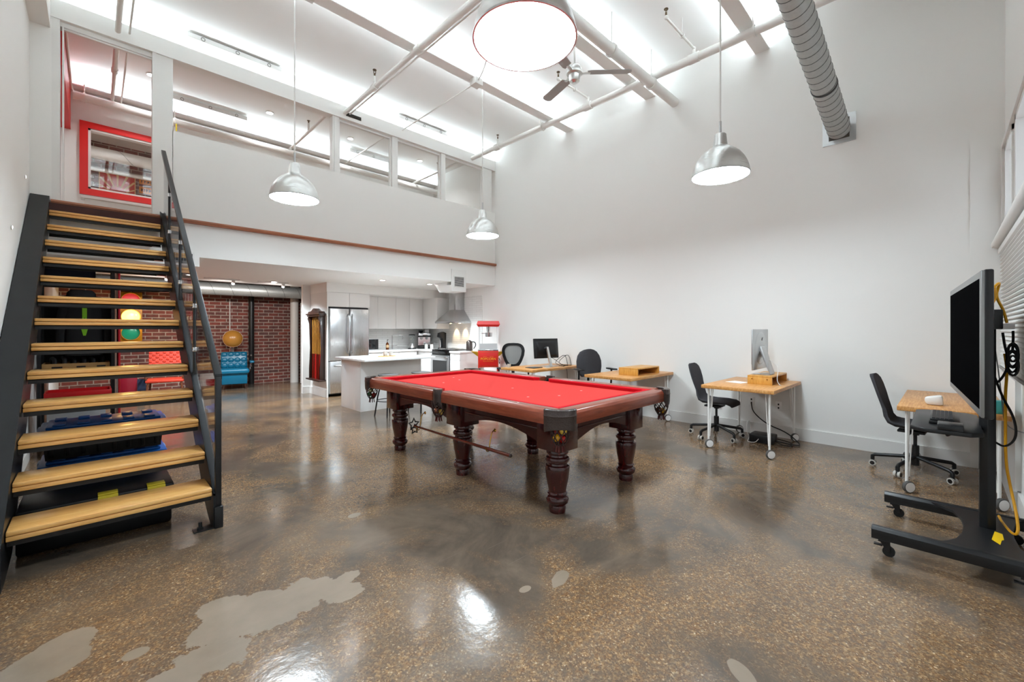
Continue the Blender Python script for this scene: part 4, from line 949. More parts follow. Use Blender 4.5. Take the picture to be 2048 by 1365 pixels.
MB().tube([(PX+.02, -.21, 1.30), (PX+.03, -.23, 1.1), (PX+.0, -.24, .95), (PX-.0, -.25, .80), (PX-.2, -.33, .80), (PX-.5, -.385, .83)], .003, 8, 3).single('network_cable', mat('grey_cable', '#9a9a9c', .5), 'thin grey cable from the television stand towards the window wall', 'cable')
MB().tube([(5.15, -.15, DZ+.004), (5.35, -.12, DZ+.004)], .004, 6).single('pen', M['plastic'], 'black pen lying on the corner desk', 'pen') if 0 else None
ech = thing('smart_speaker', 'round white sloped speaker on the corner desk', 'speaker', (5.20, .07, DZ))
MB().prism([(-.055, 0), (.055, 0), (.070, .06), (-.045, .09)], 'x', -.05, .05, .02).part('speaker_body', mat('speaker_fabric', '#e4e1dc', .8), ech)
MB().box(4.98, -.32, DZ, 5.06, -.26, DZ+.10, .006).single('teal_box', mat('teal_card', '#3f9a94', .5), 'small teal box on the corner desk behind the television pole', 'box')
# blinds and window wall details
bl = thing('window_blind', 'white pleated blind covering the lower window near the corner', 'blind', (5.0, YF+.03, 1.04))
for i in range(30):
    z = 1.05+i*.036
    MB().prism([(YF+.015, z), (YF+.040, z+.006), (YF+.040, z+.010), (YF+.015, z+.034)], 'x', 3.75, 6.28).part('blind_slat', mat('blind_fabric', '#dcdbd8', .7), bl, smooth=False, world=True)
MB().box(3.75, YF+.005, 1.03, 6.28, YF+.05, 1.05, .004).part('bottom_rail', mat('blind_rail', '#8f8e8b', .5), bl, world=True)
MB().box(3.75, YF+.0, 2.13, 6.28, YF+.05, 2.18, .004).part('head_rail', M['trim'], bl, world=True)
MB().tube([(6.27, YF+.02, 3.22), (6.30, YF+.012, 3.0), (6.31, YF+.012, 2.6), (6.305, YF+.012, 2.26)], .005, 6, 1).single('wall_cable', mat('beige_cable', '#a9a294', .6), 'thin beige cable running down beside the upper window', 'cable')
# outlets and floor box on the right wall
def outlet(y, z, label, w=.04):
    t = thing('wall_outlet', label, 'outlet', (XR-.004, y, z), group='white wall outlets')
    MB().box(-.004, -w, -.058, .004, w, .058, .003).part('cover_plate', M['white'], t)
    MB().box(-.0055, -.008, .012, -.004, .008, .034).box(-.0055, -.008, -.034, -.004, .008, -.012).part('sockets', M['plastic'], t); return t
outlet(2.27, .33, 'white wall outlet with a grey adapter left of the silver computer desk'); outlet(1.85, .43, 'white wall outlet under the silver computer desk with a black plug in it', .035); outlet(1.53, .40, 'unused white wall outlet under the right half of the silver computer desk', .035)
pb = thing('power_block', 'black power block on the floor under the silver computer desk', 'power block', (5.95, 1.60, 0))
MB().box(-.11, -.13, 0, .11, .13, .10, .012).part('block_body', M['plastic'], pb)
MB().tube([(XR-.012, 1.85, .40), (6.24, 1.80, .30), (6.20, 1.62, .17), (6.16, 1.40, .12), (6.10, 1.25, .02), (6.0, 1.22, .01), (6.0, 1.35, .01), (5.98, 1.46, .03)], .007, 8, 3).part('power_cord', M['cable_b'], pb, world=True)
MB().tube([(6.07, 1.60, .05), (6.14, 1.50, .02), (6.09, 1.31, .01), (5.90, 1.28, .01), (5.88, 1.38, .01), (5.92, 1.46, .04)], .006, 8, 3).part('power_cord', M['cable_b'], pb, world=True)
MB().tube([(5.88, 1.735, .05), (5.80, 1.74, .12), (5.82, 1.75, .24), (5.92, 1.75, .26), (5.98, 1.745, .12), (5.88, 1.74, .03), (5.76, 1.73, .01), (5.78, 1.64, .012), (5.835, 1.62, .05)], .004, 8, 3).part('power_cord', M['cable_w'], pb, world=True)
# two small round wall lights above the stair
for y, z, s_ in ((6.56, 2.95, 'higher'), (5.55, 2.265, 'lower')):
    t = thing('wall_spot', '%s of two tiny round lights set in the left wall beside the stair' % s_, 'light', (XL+.004, y, z), group='stair wall lights')
    MB().lathe([(0, 0), (.022, 0), (.022, .004), (.014, .006), (0, .006)], (0, 0, 0), 20, RY(pi/2)).part('spot_ring', M['white'], t)
    MB().lathe([(0, .0062), (.012, .0062)], (0, 0, 0), 16, RY(pi/2)).part('spot_lens', mat('spot_lens', '#ffffff', .3, emis='#ffffff', estr=12), t)

# ================================================================== kitchen
def cab(name, label, x0, y0, z0, x1, y1, z1, doors, group=None, face='-y', fr='cabinet'):
    """doors: list of (a0,a1,b0,b1) in face plane; each a door (or drawer) part with a small handle"""
    t = thing(name, label, 'cabinet', ((x0+x1)/2, (y0+y1)/2, z0), group=group)
    MB().box(x0, y0, z0, x1, y1, z1, .002).part('cabinet_body', M['gloss'], t, world=True)
    for (kind, a0, a1, b0, b1) in doors:
        g = .0018; th = .018
        m_ = MB()
        if face == '-y': m_.box(a0+g, y0-th, b0+g, a1-g, y0-.0005, b1-g, .002)
        else: m_.box(x0-th, a0+g, b0+g, x0-.0005, a1-g, b1-g, .002)
        dpart = m_.part(kind, M['gloss'], t, world=True)
        hz = b0-.004 if kind == 'upper_door' else b1-.03
        am = (a0+a1)/2 if kind == 'drawer' else a1-.05
        h_ = MB()
        if face == '-y': h_.box(am-.02, y0-th-.01, hz, am+.02, y0-th+.004, hz+.006)
        else: h_.box(x0-th-.012, am-.03, hz, x0-th+.002, am+.03, hz+.006)
        h_.part('handle', M['satin'], dpart, world=True)
    return t
UC = 'glossy white upper cabinets'
for a, b, l in ((4.36, 4.76, 'partly behind the fridge'), (4.76, 5.23, 'second from the fridge'), (5.23, 5.61, 'above the blender'), (5.61, 5.985, 'last before the corner, above the espresso machine')):
    cab('upper_cabinet', 'glossy white upper cabinet on the rear wall, '+l, a, 9.36, 1.41, b, 9.78, 2.169, [('upper_door', a, b, 1.41, 2.169)], UC)
cab('upper_cabinet', 'glossy white upper cabinet on the right wall beside the range hood', 6.0, 8.70, 1.41, 6.347, 9.34, 2.169, [('upper_door', 8.70, 9.34, 1.41, 2.169)], UC, '-x')
cab('fridge_cabinet', 'white two-door cabinet above the stainless fridge', 3.43, 8.90, 1.87, 4.335, 9.79, 2.169, [('upper_door', 3.43, 3.88, 1.87, 2.169), ('upper_door', 3.88, 4.335, 1.87, 2.169)])
MB().box(3.402, 8.86, 0, 3.428, 9.79, 2.169).single('end_panel', M['trim'], 'tall white side panel between the cue rack and the fridge', 'panel')
cab('base_cabinet', 'white base cabinets under the rear counter', 4.36, 9.18, 0, 5.70, 9.78, .868, [('door', 4.36, 4.8, .1, .868), ('door', 4.8, 5.25, .1, .868), ('door', 5.25, 5.70, .1, .868)])
cab('base_cabinet', 'white corner base cabinet left of the range', 5.76, 8.63, 0, 6.345, 9.78, .868, [('door', 8.63, 9.15, .1, .70), ('drawer', 8.63, 9.15, .70, .868)], None, '-x')
cab('base_cabinet', 'white base cabinet with a drawer between the range and popcorn cart', 5.76, 7.49, 0, 6.345, 7.845, .868, [('door', 7.49, 7.845, .1, .70), ('drawer', 7.49, 7.845, .70, .868)], None, '-x')
MB().prism([(4.34, 9.13), (5.72, 9.13), (5.72, 8.61), (6.346, 8.61), (6.346, 9.786), (4.34, 9.786)], 'z', .8685, .908, .002).single('countertop', M['quartz'], 'white stone countertop along the rear kitchen wall', 'countertop')
MB().box(5.72, 7.46, .8685, 6.346, 7.85, .908, .002).single('countertop', M['quartz'], 'short white countertop right of the range with the kettle on it', 'countertop')
isl = cab('kitchen_island', 'white kitchen island standing before the fridge', 3.22, 6.93, 0, 4.40, 7.72, .868, [])
MB().box(3.218, 6.925, 0, 3.222, 6.94, .868).box(3.2185, 6.985, 0, 3.2195, 6.988, .868).part('corner_trim', M['trim'], isl, world=True)
MB().box(3.13, 6.60, .8685, 4.50, 7.78, .900, .003).single('countertop', M['quartz'], 'white stone top of the kitchen island, overhanging towards the stools', 'countertop')
# fridge
fg = thing('refrigerator', 'stainless french-door refrigerator with bottom freezer drawer', 'refrigerator', (3.89, 9.3, 0))
MB().box(3.455, 8.97, .03, 4.325, 9.76, 1.815, .004).part('fridge_body', mat('fridge_dark', '#2c2d2f', .4), fg, world=True)
for a, b, l in ((3.455, 3.886, 'l'), (3.894, 4.325, 'r')):
    dr = MB().prism([(a, 8.965), (b, 8.965), (b, 8.90), (b-.02, 8.875), (a+.02, 8.875), (a, 8.90)], 'z', .745, 1.83, .004).part('fridge_door', M['steel'], fg, world=True)
    x = b-.04 if l == 'l' else a+.04
    MB().tube([(x, 8.872, 1.72), (x, 8.82, 1.68), (x, 8.805, 1.30), (x, 8.82, .93), (x, 8.872, .89)], .013, 12, 2).part('handle', M['satin'], dr, world=True)
dr = MB().prism([(3.455, 8.965), (4.325, 8.965), (4.325, 8.90), (4.305, 8.875), (3.475, 8.875), (3.455, 8.90)], 'z', .07, .730, .004).part('freezer_drawer', M['steel'], fg, world=True)
MB().tube([(3.56, 8.872, .64), (3.57, 8.815, .645), (3.89, 8.80, .645), (4.21, 8.815, .645), (4.22, 8.872, .64)], .013, 12, 2).part('handle', M['satin'], dr, world=True)
MB().lathe([(0, 0), (.014, 0), (.014, .002), (0, .002)], (4.24, 8.8745, 1.73), 20, RX(pi/2)).part('emblem', M['chrome'], fg, world=True)
MB().box(3.46, 8.93, 1.8305, 4.32, 8.97, 1.865).part('top_gap', M['plastic'], fg, world=True)
# cue rack and cues
cr = thing('cue_rack', 'dark carved wooden cue rack hung on the white panel beside the fridge', 'rack', (3.34, 9.27, .33))
MB().box(3.385, 8.97, .36, 3.401, 9.58, 1.68).part('back_board', M['darkwood'], cr, world=True)
for y in (8.96, 9.565):
    MB().prism([(3.30, .36), (3.401, .36), (3.401, 1.70), (3.29, 1.70), (3.27, 1.62), (3.30, 1.52), (3.32, 1.0), (3.30, .55)], 'y', y, y+.022, .002).part('side_board', M['darkwood'], cr, world=True)
MB().box(3.25, 8.91, .33, 3.401, 9.64, .36, .006).part('base_shelf', M['darkwood'], cr, world=True)
MB().box(3.25, 8.91, 1.70, 3.401, 9.64, 1.73, .005).box(3.27, 8.93, 1.665, 3.401, 9.62, 1.70, .003).prism([(8.93, 1.73), (9.62, 1.73), (9.57, 1.77), (9.42, 1.78), (9.33, 1.82), (9.275, 1.84), (9.22, 1.82), (9.13, 1.78), (8.98, 1.77)], 'x', 3.28, 3.401, .003).part('crown', M['darkwood'], cr, world=True)
cuew = wood('cue_maple', [(.2, '#b9781f'), (.8, '#dca048')], .25, (12, 12, 1), 3, .4); cueb = mat('cue_butt_red', '#7c1708', .2, coat=.4)
for i in range(6):
    y = 9.06+i*.085
    c = thing('cue_stick', 'pool cue standing in the wooden rack, %s' % ('nearest the fridge', 'second from the fridge side', 'third from the fridge side', 'third from the far side', 'second from the far side', 'nearest the far side')[i], 'cue', (3.345, y, .361), group='cues in the rack')
    MB().cyl((0, 0, 0), (0, 0, .52), .0145, .012, 12).part('butt', cueb if i % 3 else M['red'], c)
    MB().cyl((0, 0, .52), (0, 0, 1.29), .012, .0065, 12).part('shaft', cuew, c)
# range
rg = thing('range', 'black and stainless electric range under the hood', 'range', (6.03, 8.23, 0))
MB().box(5.76, 7.862, .0, 6.345, 8.598, .90, .003).part('range_body', M['plastic'], rg, world=True)
MB().prism([(5.76, 7.862), (6.345, 7.862), (6.345, 8.598), (5.76, 8.598), (5.70, 8.50), (5.68, 8.23), (5.70, 7.96)], 'z', .84, .925, .006).part('cooktop', mat('black_enamel', '#0b0b0c', .1), rg, world=True)
for x, y in ((5.92, 8.05), (5.92, 8.41), (6.18, 8.05), (6.18, 8.41)):
    MB().lathe([(.09, .926), (.10, .926), (.10, .934), (.09, .936)], (x, y, 0), 24, closed=True).tube([(x-.08, y, .94), (x+.08, y, .94)], .006, 6).tube([(x, y-.08, .94), (x, y+.08, .94)], .006, 6).lathe([(.04, .930), (.055, .930), (.055, .938), (.04, .938)], (x, y, 0), 20, closed=True).part('burner', M['satin'], rg, world=True)
od = MB().box(5.725, 7.875, .20, 5.758, 8.585, .80, .004).part('oven_door', M['satin'], rg, world=True)
MB().box(5.7225, 7.95, .28, 5.7265, 8.51, .68).part('oven_window', mat('oven_glass', '#1b1c1e', .08), od, world=True)
MB().tube([(5.725, 7.92, .755), (5.68, 7.93, .755), (5.675, 8.23, .755), (5.68, 8.53, .755), (5.725, 8.54, .755)], .011, 10, 2).part('handle', M['chrome'], od, world=True)
MB().box(5.73, 7.875, .04, 5.758, 8.585, .19, .004).part('bottom_drawer', M['satin'], rg, world=True)
# hood
hd = thing('range_hood', 'stainless pyramid range hood with chimney on the right wall', 'hood', (6.1, 8.23, 1.54))
MB().box(5.86, 7.84, 1.54, 6.347, 8.62, 1.585, .003).part('hood_lip', M['steel'], hd, world=True)
MB().quadprism([(5.865, 7.845, 1.585), (6.345, 7.845, 1.585), (6.345, 8.615, 1.585), (5.865, 8.615, 1.585), (6.08, 8.10, 1.86), (6.345, 8.10, 1.86), (6.345, 8.36, 1.86), (6.08, 8.36, 1.86)]).part('canopy', M['steel'], hd, smooth=False, world=True)
MB().box(6.08, 8.10, 1.86, 6.345, 8.36, 2.363, .002).part('chimney', M['steel'], hd, world=True)
for y in (8.05, 8.40):
    MB().lathe([(0, 1.538), (.025, 1.538), (.025, 1.5405)], (6.17, y, 0), 16).part('hood_lamp', mat('hood_lens', '#fff0d0', .3, emis='#ffd9a0', estr=25), hd, world=True)
    l = bpy.data.lights.new('hood_glow', 'SPOT'); l.energy = P_HOOD*2.2; l.color = (1, .78, .5); l.spot_size = 1.0; l.spot_blend = .6; l.shadow_soft_size = .02
    o = bpy.data.objects.new('hood_glow', l); COL.objects.link(o); o.location = (6.20, y, 1.53); o.rotation_euler = (0, -radians(24), 0)
# vent box hanging from the low ceiling, and the grille near the stair
vb = thing('air_vent', 'white duct box with a square dark grille above the range hood', 'vent', (5.34, 7.2, 2.17))
MB().prism([(6.985, 2.17), (7.42, 2.17), (7.62, 2.364), (7.165, 2.364), (7.165, 2.3), (7.019, 2.3), (7.019, 2.62), (6.985, 2.62)], 'x', 5.16, 5.52, .002).part('vent_body', M['trim'], vb, world=True)
def grille(t, x0, x1, z0, z1, y, n, horiz=True):
    MB().box(x0-.02, y-.006, z0-.02, x1+.02, y, z0).box(x0-.02, y-.006, z1, x1+.02, y, z1+.02).box(x0-.02, y-.006, z0, x0, y, z1).box(x1, y-.006, z0, x1+.02, y, z1).part('grille_frame', M['trim'], t, world=True)
    MB().box(x0, y-.002, z0, x1, y, z1).part('grille_void', mat('vent_dark', '#3a3a3a', .8), t, world=True)
    m_ = MB()
    for i in range(n):
        if horiz: z = z0+(z1-z0)*(i+.5)/n; m_.box(x0, y-.008, z-.003, x1, y-.002, z+.003)
        else: x = x0+(x1-x0)*(i+.5)/n; m_.box(x-.004, y-.008, z0, x+.004, y-.002, z1)
    m_.part('louvres', M['trim'], t, world=True)
grille(vb, 5.22, 5.46, 2.27, 2.47, 6.985, 9)
v2 = thing('air_vent', 'wide white slotted air grille low on the mezzanine face behind the stair rail', 'vent', (.75, 7.01, 2.27))
grille(v2, .50, .94, 2.30, 2.40, 7.018, 16, False)
# kitchen small things
mw = thing('microwave', 'small black microwave on the rear counter beside the fridge', 'microwave', (4.56, 9.5, .9085))
MB().box(4.37, 9.34, .9085, 4.77, 9.70, 1.175, .006).part('microwave_body', M['satin'], mw, world=True)
MB().box(4.38, 9.325, .93, 4.68, 9.3395, 1.165, .003).part('door', mat('oven_glass', '#1b1c1e', .08), mw, world=True)
MB().box(4.685, 9.325, .93, 4.765, 9.3395, 1.165, .003).part('control_panel', M['plastic'], mw, world=True)
sb = thing('soap_bottle', 'amber pump bottle beside the kitchen tap', 'bottle', (5.06, 9.45, .9085))
MB().lathe([(0, 0), (.035, 0), (.037, .01), (.037, .13), (.028, .155), (.014, .165), (.014, .18), (0, .18)], seg=24).part('bottle_body', mat('amber_glass', '#5d2e0c', .1), sb)
MB().cyl((0, 0, .18), (0, 0, .235), .006).box(-.008, -.045, .23, .008, .01, .242, .003).part('pump', M['plastic'], sb)
MB().lathe([(.0375, .05), (.038, .052), (.038, .11), (.0375, .112)], seg=24).part('paper_label', mat('label_tan', '#c9a67c', .7), sb)
fc = thing('kitchen_tap', 'chrome square-arched kitchen tap', 'tap', (5.27, 9.60, .9085))
MB().tube([(0, 0, 0), (0, 0, .325), (0, 0, .34), (.015, -.012, .345), (.16, -.12, .345), (.19, -.14, .34), (.20, -.15, .31), (.20, -.15, .24)], .011, 12, 1).part('spout', M['chrome'], fc)
MB().cyl((0, 0, 0), (0, 0, .10), .017).part('tap_body', M['chrome'], fc)
MB().tube([(.015, 0, .07), (.10, -.03, .085), (.12, -.035, .10)], .007, 8, 1).part('lever', M['chrome'], fc)
bd = thing('blender', 'glass blender with dark lid on the rear counter', 'blender', (5.72, 9.42, .9085))
MB().lathe([(0, 0), (.10, 0), (.10, .03), (.085, .07), (.06, .12), (.05, .14), (0, .14)], seg=24).part('motor_base', M['satin'], bd)
MB().lathe([(.045, .14), (.075, .34), (.071, .34), (.042, .144)], seg=24, closed=True).part('jug', M['glass'], bd)
MB().lathe([(0, .34), (.078, .34), (.078, .36), (.03, .37), (0, .37)], seg=24).part('lid', M['plastic'], bd)
MB().lathe([(.1005, .0), (.103, .0), (.103, .025), (.1005, .025)], seg=24, closed=True).part('foot_ring', M['plastic'], bd)
es = thing('espresso_machine', 'black and steel espresso machine in the kitchen corner', 'coffee machine', (6.05, 9.38, .9085), radians(-30))
MB().box(-.16, -.14, .30, .16, .15, .40, .006).box(-.16, .02, .0, .16, .15, .30, .004).part('machine_body', M['plastic'], es)
MB().box(-.15, -.155, .33, .15, -.14, .385, .002).part('front_panel', M['chrome'], es)
MB().box(-.15, .0, .08, .15, .02, .29).part('backsplash', M['chrome'], es)
MB().box(-.15, -.16, 0, .15, .02, .06, .004).part('drip_tray', M['plastic'], es)
for x in (-.07, .06):
    MB().cyl((x, -.06, .24), (x, -.06, .30), .03).cyl((x, -.08, .25), (x, -.19, .235), .009).part('portafilter', M['satin'], es)
MB().lathe([(.03, .40), (.06, .43), (.065, .46), (.0, .46)], (-.08, .04, 0), 20).part('bean_hopper', M['plastic'], es)
MB().box(.02, -.02, .4005, .12, .08, .48, .006).part('milk_jug', M['white'], es)
sm = thing('soda_maker', 'tall black appliance on the counter left of the range', 'appliance', (6.16, 8.76, .9085))
MB().prism([(-.09, 0), (.09, 0), (.10, .40), (.02, .43), (-.09, .40), (-.11, .30), (-.02, .26), (-.01, .05), (-.09, .03)], 'y', -.055, .055, .008).part('appliance_body', M['plastic'], sm)
MB().cyl((-.055, 0, .03), (-.055, 0, .22), .032, .02).part('steel_bottle', M['chrome'], sm)
for i, (x, y, l) in enumerate(((5.93, 8.86, 'nearer the black appliance'), (5.88, 9.02, 'nearer the espresso machine'))):
    j = thing('glass_jar', 'small lidded jar on the kitchen corner counter, %s' % l, 'jar', (x, y, .9085), group='jars on the corner counter')
    MB().lathe([(0, 0), (.04, 0), (.042, .01), (.042, .11), (.034, .125), (0, .125)], seg=20).part('jar_body', mat('milky_glass', '#c9c8c4', .15), j)
    MB().lathe([(0, .126), (.03, .126), (.03, .14), (.01, .15), (0, .15)], seg=20).part('lid', M['satin'] if i else M['darkwood'], j)
kt = thing('kettle', 'dark steel electric kettle on the short counter right of the range', 'kettle', (6.10, 7.60, .9085))
MB().lathe([(0, 0), (.075, 0), (.075, .02), (.07, .20), (.055, .225), (0, .23)], seg=28).part('kettle_body', mat('dark_steel_kettle', '#5a5350', .25, metal=.8), kt)
MB().tube([(.05, -.04, .205), (.11, -.07, .20), (.125, -.08, .12), (.08, -.055, .05)], .011, 10, 2).part('handle', M['plastic'], kt)
MB().lathe([(0, .231), (.04, .231), (.02, .245), (0, .245)], seg=20).part('lid', M['plastic'], kt)
# island things
ty_ = MB().prism([(3.86+.18*cos(a), 7.22+.075*sin(a)) for a in [2*pi*i/28 for i in range(28)]], 'z', .9005, .913, .003).single('wooden_tray', M['bamboo'], 'oblong wooden tray on the kitchen island', 'tray')
for x, y, l in ((3.83, 7.23, 'left'), (3.93, 7.20, 'right')):
    MB().lathe([(0, 0), (.036, 0), (.038, .085), (.034, .085), (.032, .006), (0, .006)], (x, y, .9135), 24).single('drinking_cup', mat('speckled_cup', '#bdb8b2', .3), 'small grey cup on the wooden tray, the %s one' % l, 'cup', 'cups on the wooden tray')
def stool(label, x, y):
    t = thing('bar_stool', label, 'stool', (x, y, 0), .2, group='black stools at the island')
    MB().lathe([(0, .665), (.16, .665), (.165, .655), (.155, .645), (0, .645)], seg=32).part('seat', mat('dark_seat', '#2b2a29', .5), t)
    for k in range(4):
        a = pi/4+k*pi/2; MB().tube([(.09*cos(a), .09*sin(a), .645), (.17*cos(a), .17*sin(a), .30), (.215*cos(a), .215*sin(a), 0)], .0115, 10).part('leg', M['plastic'], t)
    MB().lathe([(.172, .245), (.188, .245), (.188, .255), (.172, .255)], seg=32, closed=True).part('foot_ring', M['plastic'], t)
stool('black metal stool at the island, nearer the fridge', 3.42, 6.35); stool('black metal stool at the island, nearer the range', 4.02, 6.33)
# popcorn cart
pc = thing('popcorn_cart', 'red popcorn cart with glass case standing at the end of the kitchen', 'popcorn cart', (6.02, 6.86, 0), radians(-41))
MB().box(-.215, -.16, .60, .215, .16, .945, .004).part('cart_base', M['red'], pc)
for sx in (-1, 1):
    for sy in (-1, 1):
        lg = MB().box(sx*.20-.014, sy*.145-.014, .12, sx*.20+.014, sy*.145+.014, .60).part('leg', M['red'], pc)
        MB().cyl((sx*.20-.012, sy*.145, .06), (sx*.20+.012, sy*.145, .06), .06 if sy < 0 else .055, seg=24).part('wheel', M['rubber'], lg)
MB().box(-.19, -.1605, .62, .19, -.1602, .625).box(-.19, -.1605, .915, .19, -.1602, .92).box(-.20, -.1605, .62, -.195, -.1602, .92).box(.195, -.1605, .62, .20, -.1602, .92).part('gold_border', M['brass'], pc)
mt = Matrix.Translation((0, -.162, .775)) @ Matrix.Rotation(pi/2, 4, 'X')
MB().text('POPCORN', .068, mt, .001).part('lettering', mat('gold_letter', '#f2b21e', .4), pc, smooth=False)
MB().box(-.11, -.163, .725, .11, -.1615, .7285).box(-.11, -.163, .822, -.03, -.1615, .825).box(.03, -.163, .822, .11, -.1615, .825).part('letter_scroll', mat('gold_letter', '#f2b21e', .4), pc)
for sx in (-1, 1): MB().quadprism([(sx*.216, -.15, .83), (sx*.216, .15, .83), (sx*.222, .15, .83), (sx*.222, -.15, .83), (sx*.216, -.15, .92), (sx*.216, .15, .92), (sx*.35, .15, .935), (sx*.35, -.15, .935)] if sx > 0 else
    [(-.222, -.15, .83), (-.222, .15, .83), (-.216, .15, .83), (-.216, -.15, .83), (-.36, -.15, .935), (-.36, .15, .935), (-.216, .15, .92), (-.216, -.15, .92)]).part('side_shelf', mat('gold_shelf', '#b58a1c', .35, metal=.6), pc, smooth=False)
MB().box(-.21, -.155, .945, .21, .155, .975, .003).part('case_floor', M['chrome'], pc)
for sx in (-1, 1):
    for sy in (-1, 1): MB().box(sx*.195-.012, sy*.14-.012, .975, sx*.195+.012, sy*.14+.012, 1.455).part('case_post', M['white'], pc)
MB().box(-.183, -.146, 1.10, .183, -.143, 1.455).part('glass_pane', M['glass'], pc, smooth=False)
MB().box(-.183, -.150, .975, .183, -.147, 1.10).part('lower_flap', mat('frosted_flap', '#cfd3d4', .15, metal=.2), pc)
MB().quadprism([(-.215, -.165, 1.455), (.215, -.165, 1.455), (.215, .165, 1.455), (-.215, .165, 1.455), (-.245, -.195, 1.50), (.245, -.195, 1.50), (.245, .195, 1.50), (-.245, .195, 1.50)]).quadprism([(-.245, -.195, 1.50), (.245, -.195, 1.50), (.245, .195, 1.50), (-.245, .195, 1.50), (-.22, -.17, 1.575), (.22, -.17, 1.575), (.22, .17, 1.575), (-.22, .17, 1.575)]).part('canopy', M['red'], pc, smooth=False)
MB().box(-.2, -.188, 1.545, .2, -.186, 1.551).part('canopy_trim', mat('canopy_cream', '#f3d9b8', .5), pc) if 0 else None
MB().lathe([(0, 1.24), (.07, 1.24), (.075, 1.33), (0, 1.335)], (.01, 0, 0), 24).cyl((-.07, 0, 1.31), (-.14, -.02, 1.315), .008).part('kettle_pot', M['chrome'], pc)
MB().cyl((.0, 0, 1.335), (0, 0, 1.455), .03, .045).part('pot_hanger', M['chrome'], pc)
MB().tube([(.20, -.1, .80), (.235, -.12, .78), (.25, -.12, .72), (.235, -.12, .66), (.225, -.12, .72), (.23, -.12, .80)], .006, 8, 2).part('coiled_cord', M['cable_b'], pc)

# ================================================================== far seating area by the brick wall
bc = thing('salon_chair', 'turquoise vinyl salon dryer chair against the brick wall', 'chair', (2.38, 11.80, 0), radians(-10))
MB().prism([(-.20, .12), (.24, .12), (.26, .36), (-.24, .36)], 'x', -.25, .25, .01).part('chair_base', M['teal'], bc)
MB().box(-.29, -.30, .36, .29, .24, .48, .045, seg=3).part('seat_cushion', M['teal'], bc)
bk = MB().quadprism([(-.27, .16, .47), (.27, .16, .47), (.27, .26, .47), (-.27, .26, .47), (-.265, .27, .85), (.265, .27, .85), (.265, .35, .85), (-.265, .35, .85)])
bmesh.ops.bevel(bk.bm, geom=bk.bm.edges[:], offset=.03, segments=3, profile=.5, affect='EDGES')
for r_ in range(3):
    for c_ in range(4): bk.sph((-.195+c_*.13, .165+.045*r_+.01, .53+r_*.125), .072, (1, .45, .9), 14)
bk.part('tufted_back', M['teal'], bc)
for sx in (-1, 1):
    ar = MB().box(sx*.35-.045, -.20, .60, sx*.35+.045, .22, .645, .02, seg=3).part('armrest', M['teal'], bc)
    MB().tube([(sx*.30, -.10, .40), (sx*.34, -.12, .62)], .009, 8).tube([(sx*.30, .16, .42), (sx*.34, .16, .62)], .009, 8).part('arm_post', M['chrome'], ar)
for sx, sy in ((-1, -1), (1, -1), (-1, 1), (1, 1)): MB().cyl((sx*.20, sy*.16, .13), (sx*.22, sy*.18, 0), .018, .012).part('leg', M['darkwood'], bc)
dh = thing('dryer_hood', 'round amber-gold dryer hood above the turquoise salon chair', 'hood', (2.43, 12.22, 1.17))
MB().lathe([(0, .13), (.10, .115), (.17, .07), (.205, 0), (.20, 0), (.165, .062), (.095, .105), (0, .12)], (0, 0, 0), 32, RZ(radians(-8)) @ RX(radians(82))).part('hood_bowl', mat('amber_plastic', '#b98238', .25), dh)
MB().lathe([(.198, -.006), (.212, -.006), (.212, .006), (.198, .006)], (0, 0, 0), 32, RZ(radians(-8)) @ RX(radians(82)), closed=True).part('rim', mat('amber_rim', '#8f5a22', .3), dh)
MB().tube([(0, .10, -.02), (0, .22, -.12), (0, .22, -.35)], .014, 8, 1).part('support_arm', M['chrome'], dh)
MB().tube([(2.42, YB-.015, 2.15), (2.42, YB-.015, 1.05)], .012, 8).single('conduit', M['pipe'], 'thin pale conduit down the brick wall to the outlet above the salon chair', 'pipe')
t = thing('wall_outlet', 'white double outlet on the brick wall below the gold dryer hood', 'outlet', (2.46, YB-.02, .95))
MB().box(-.045, -.015, -.11, .045, .019, .10, .004).part('cover_plate', M['white'], t); MB().box(-.012, -.0165, -.02, .012, -.015, .0).part('sockets', M['plastic'], t)
bpipe = thing('drain_pipe', 'thick black vertical pipe before the brick wall beside the salon chair', 'pipe', (2.87, 12.40, 0))
MB().cyl((0, 0, 0), (0, 0, 2.69), .062, seg=24).part('pipe', M['black'], bpipe)
for z in (.45, .72): MB().lathe([(.0, z), (.02, z), (.02, z+.04), (0, z+.04)], (-.02, -.065, 0), 12).part('clamp', M['chrome'], bpipe)
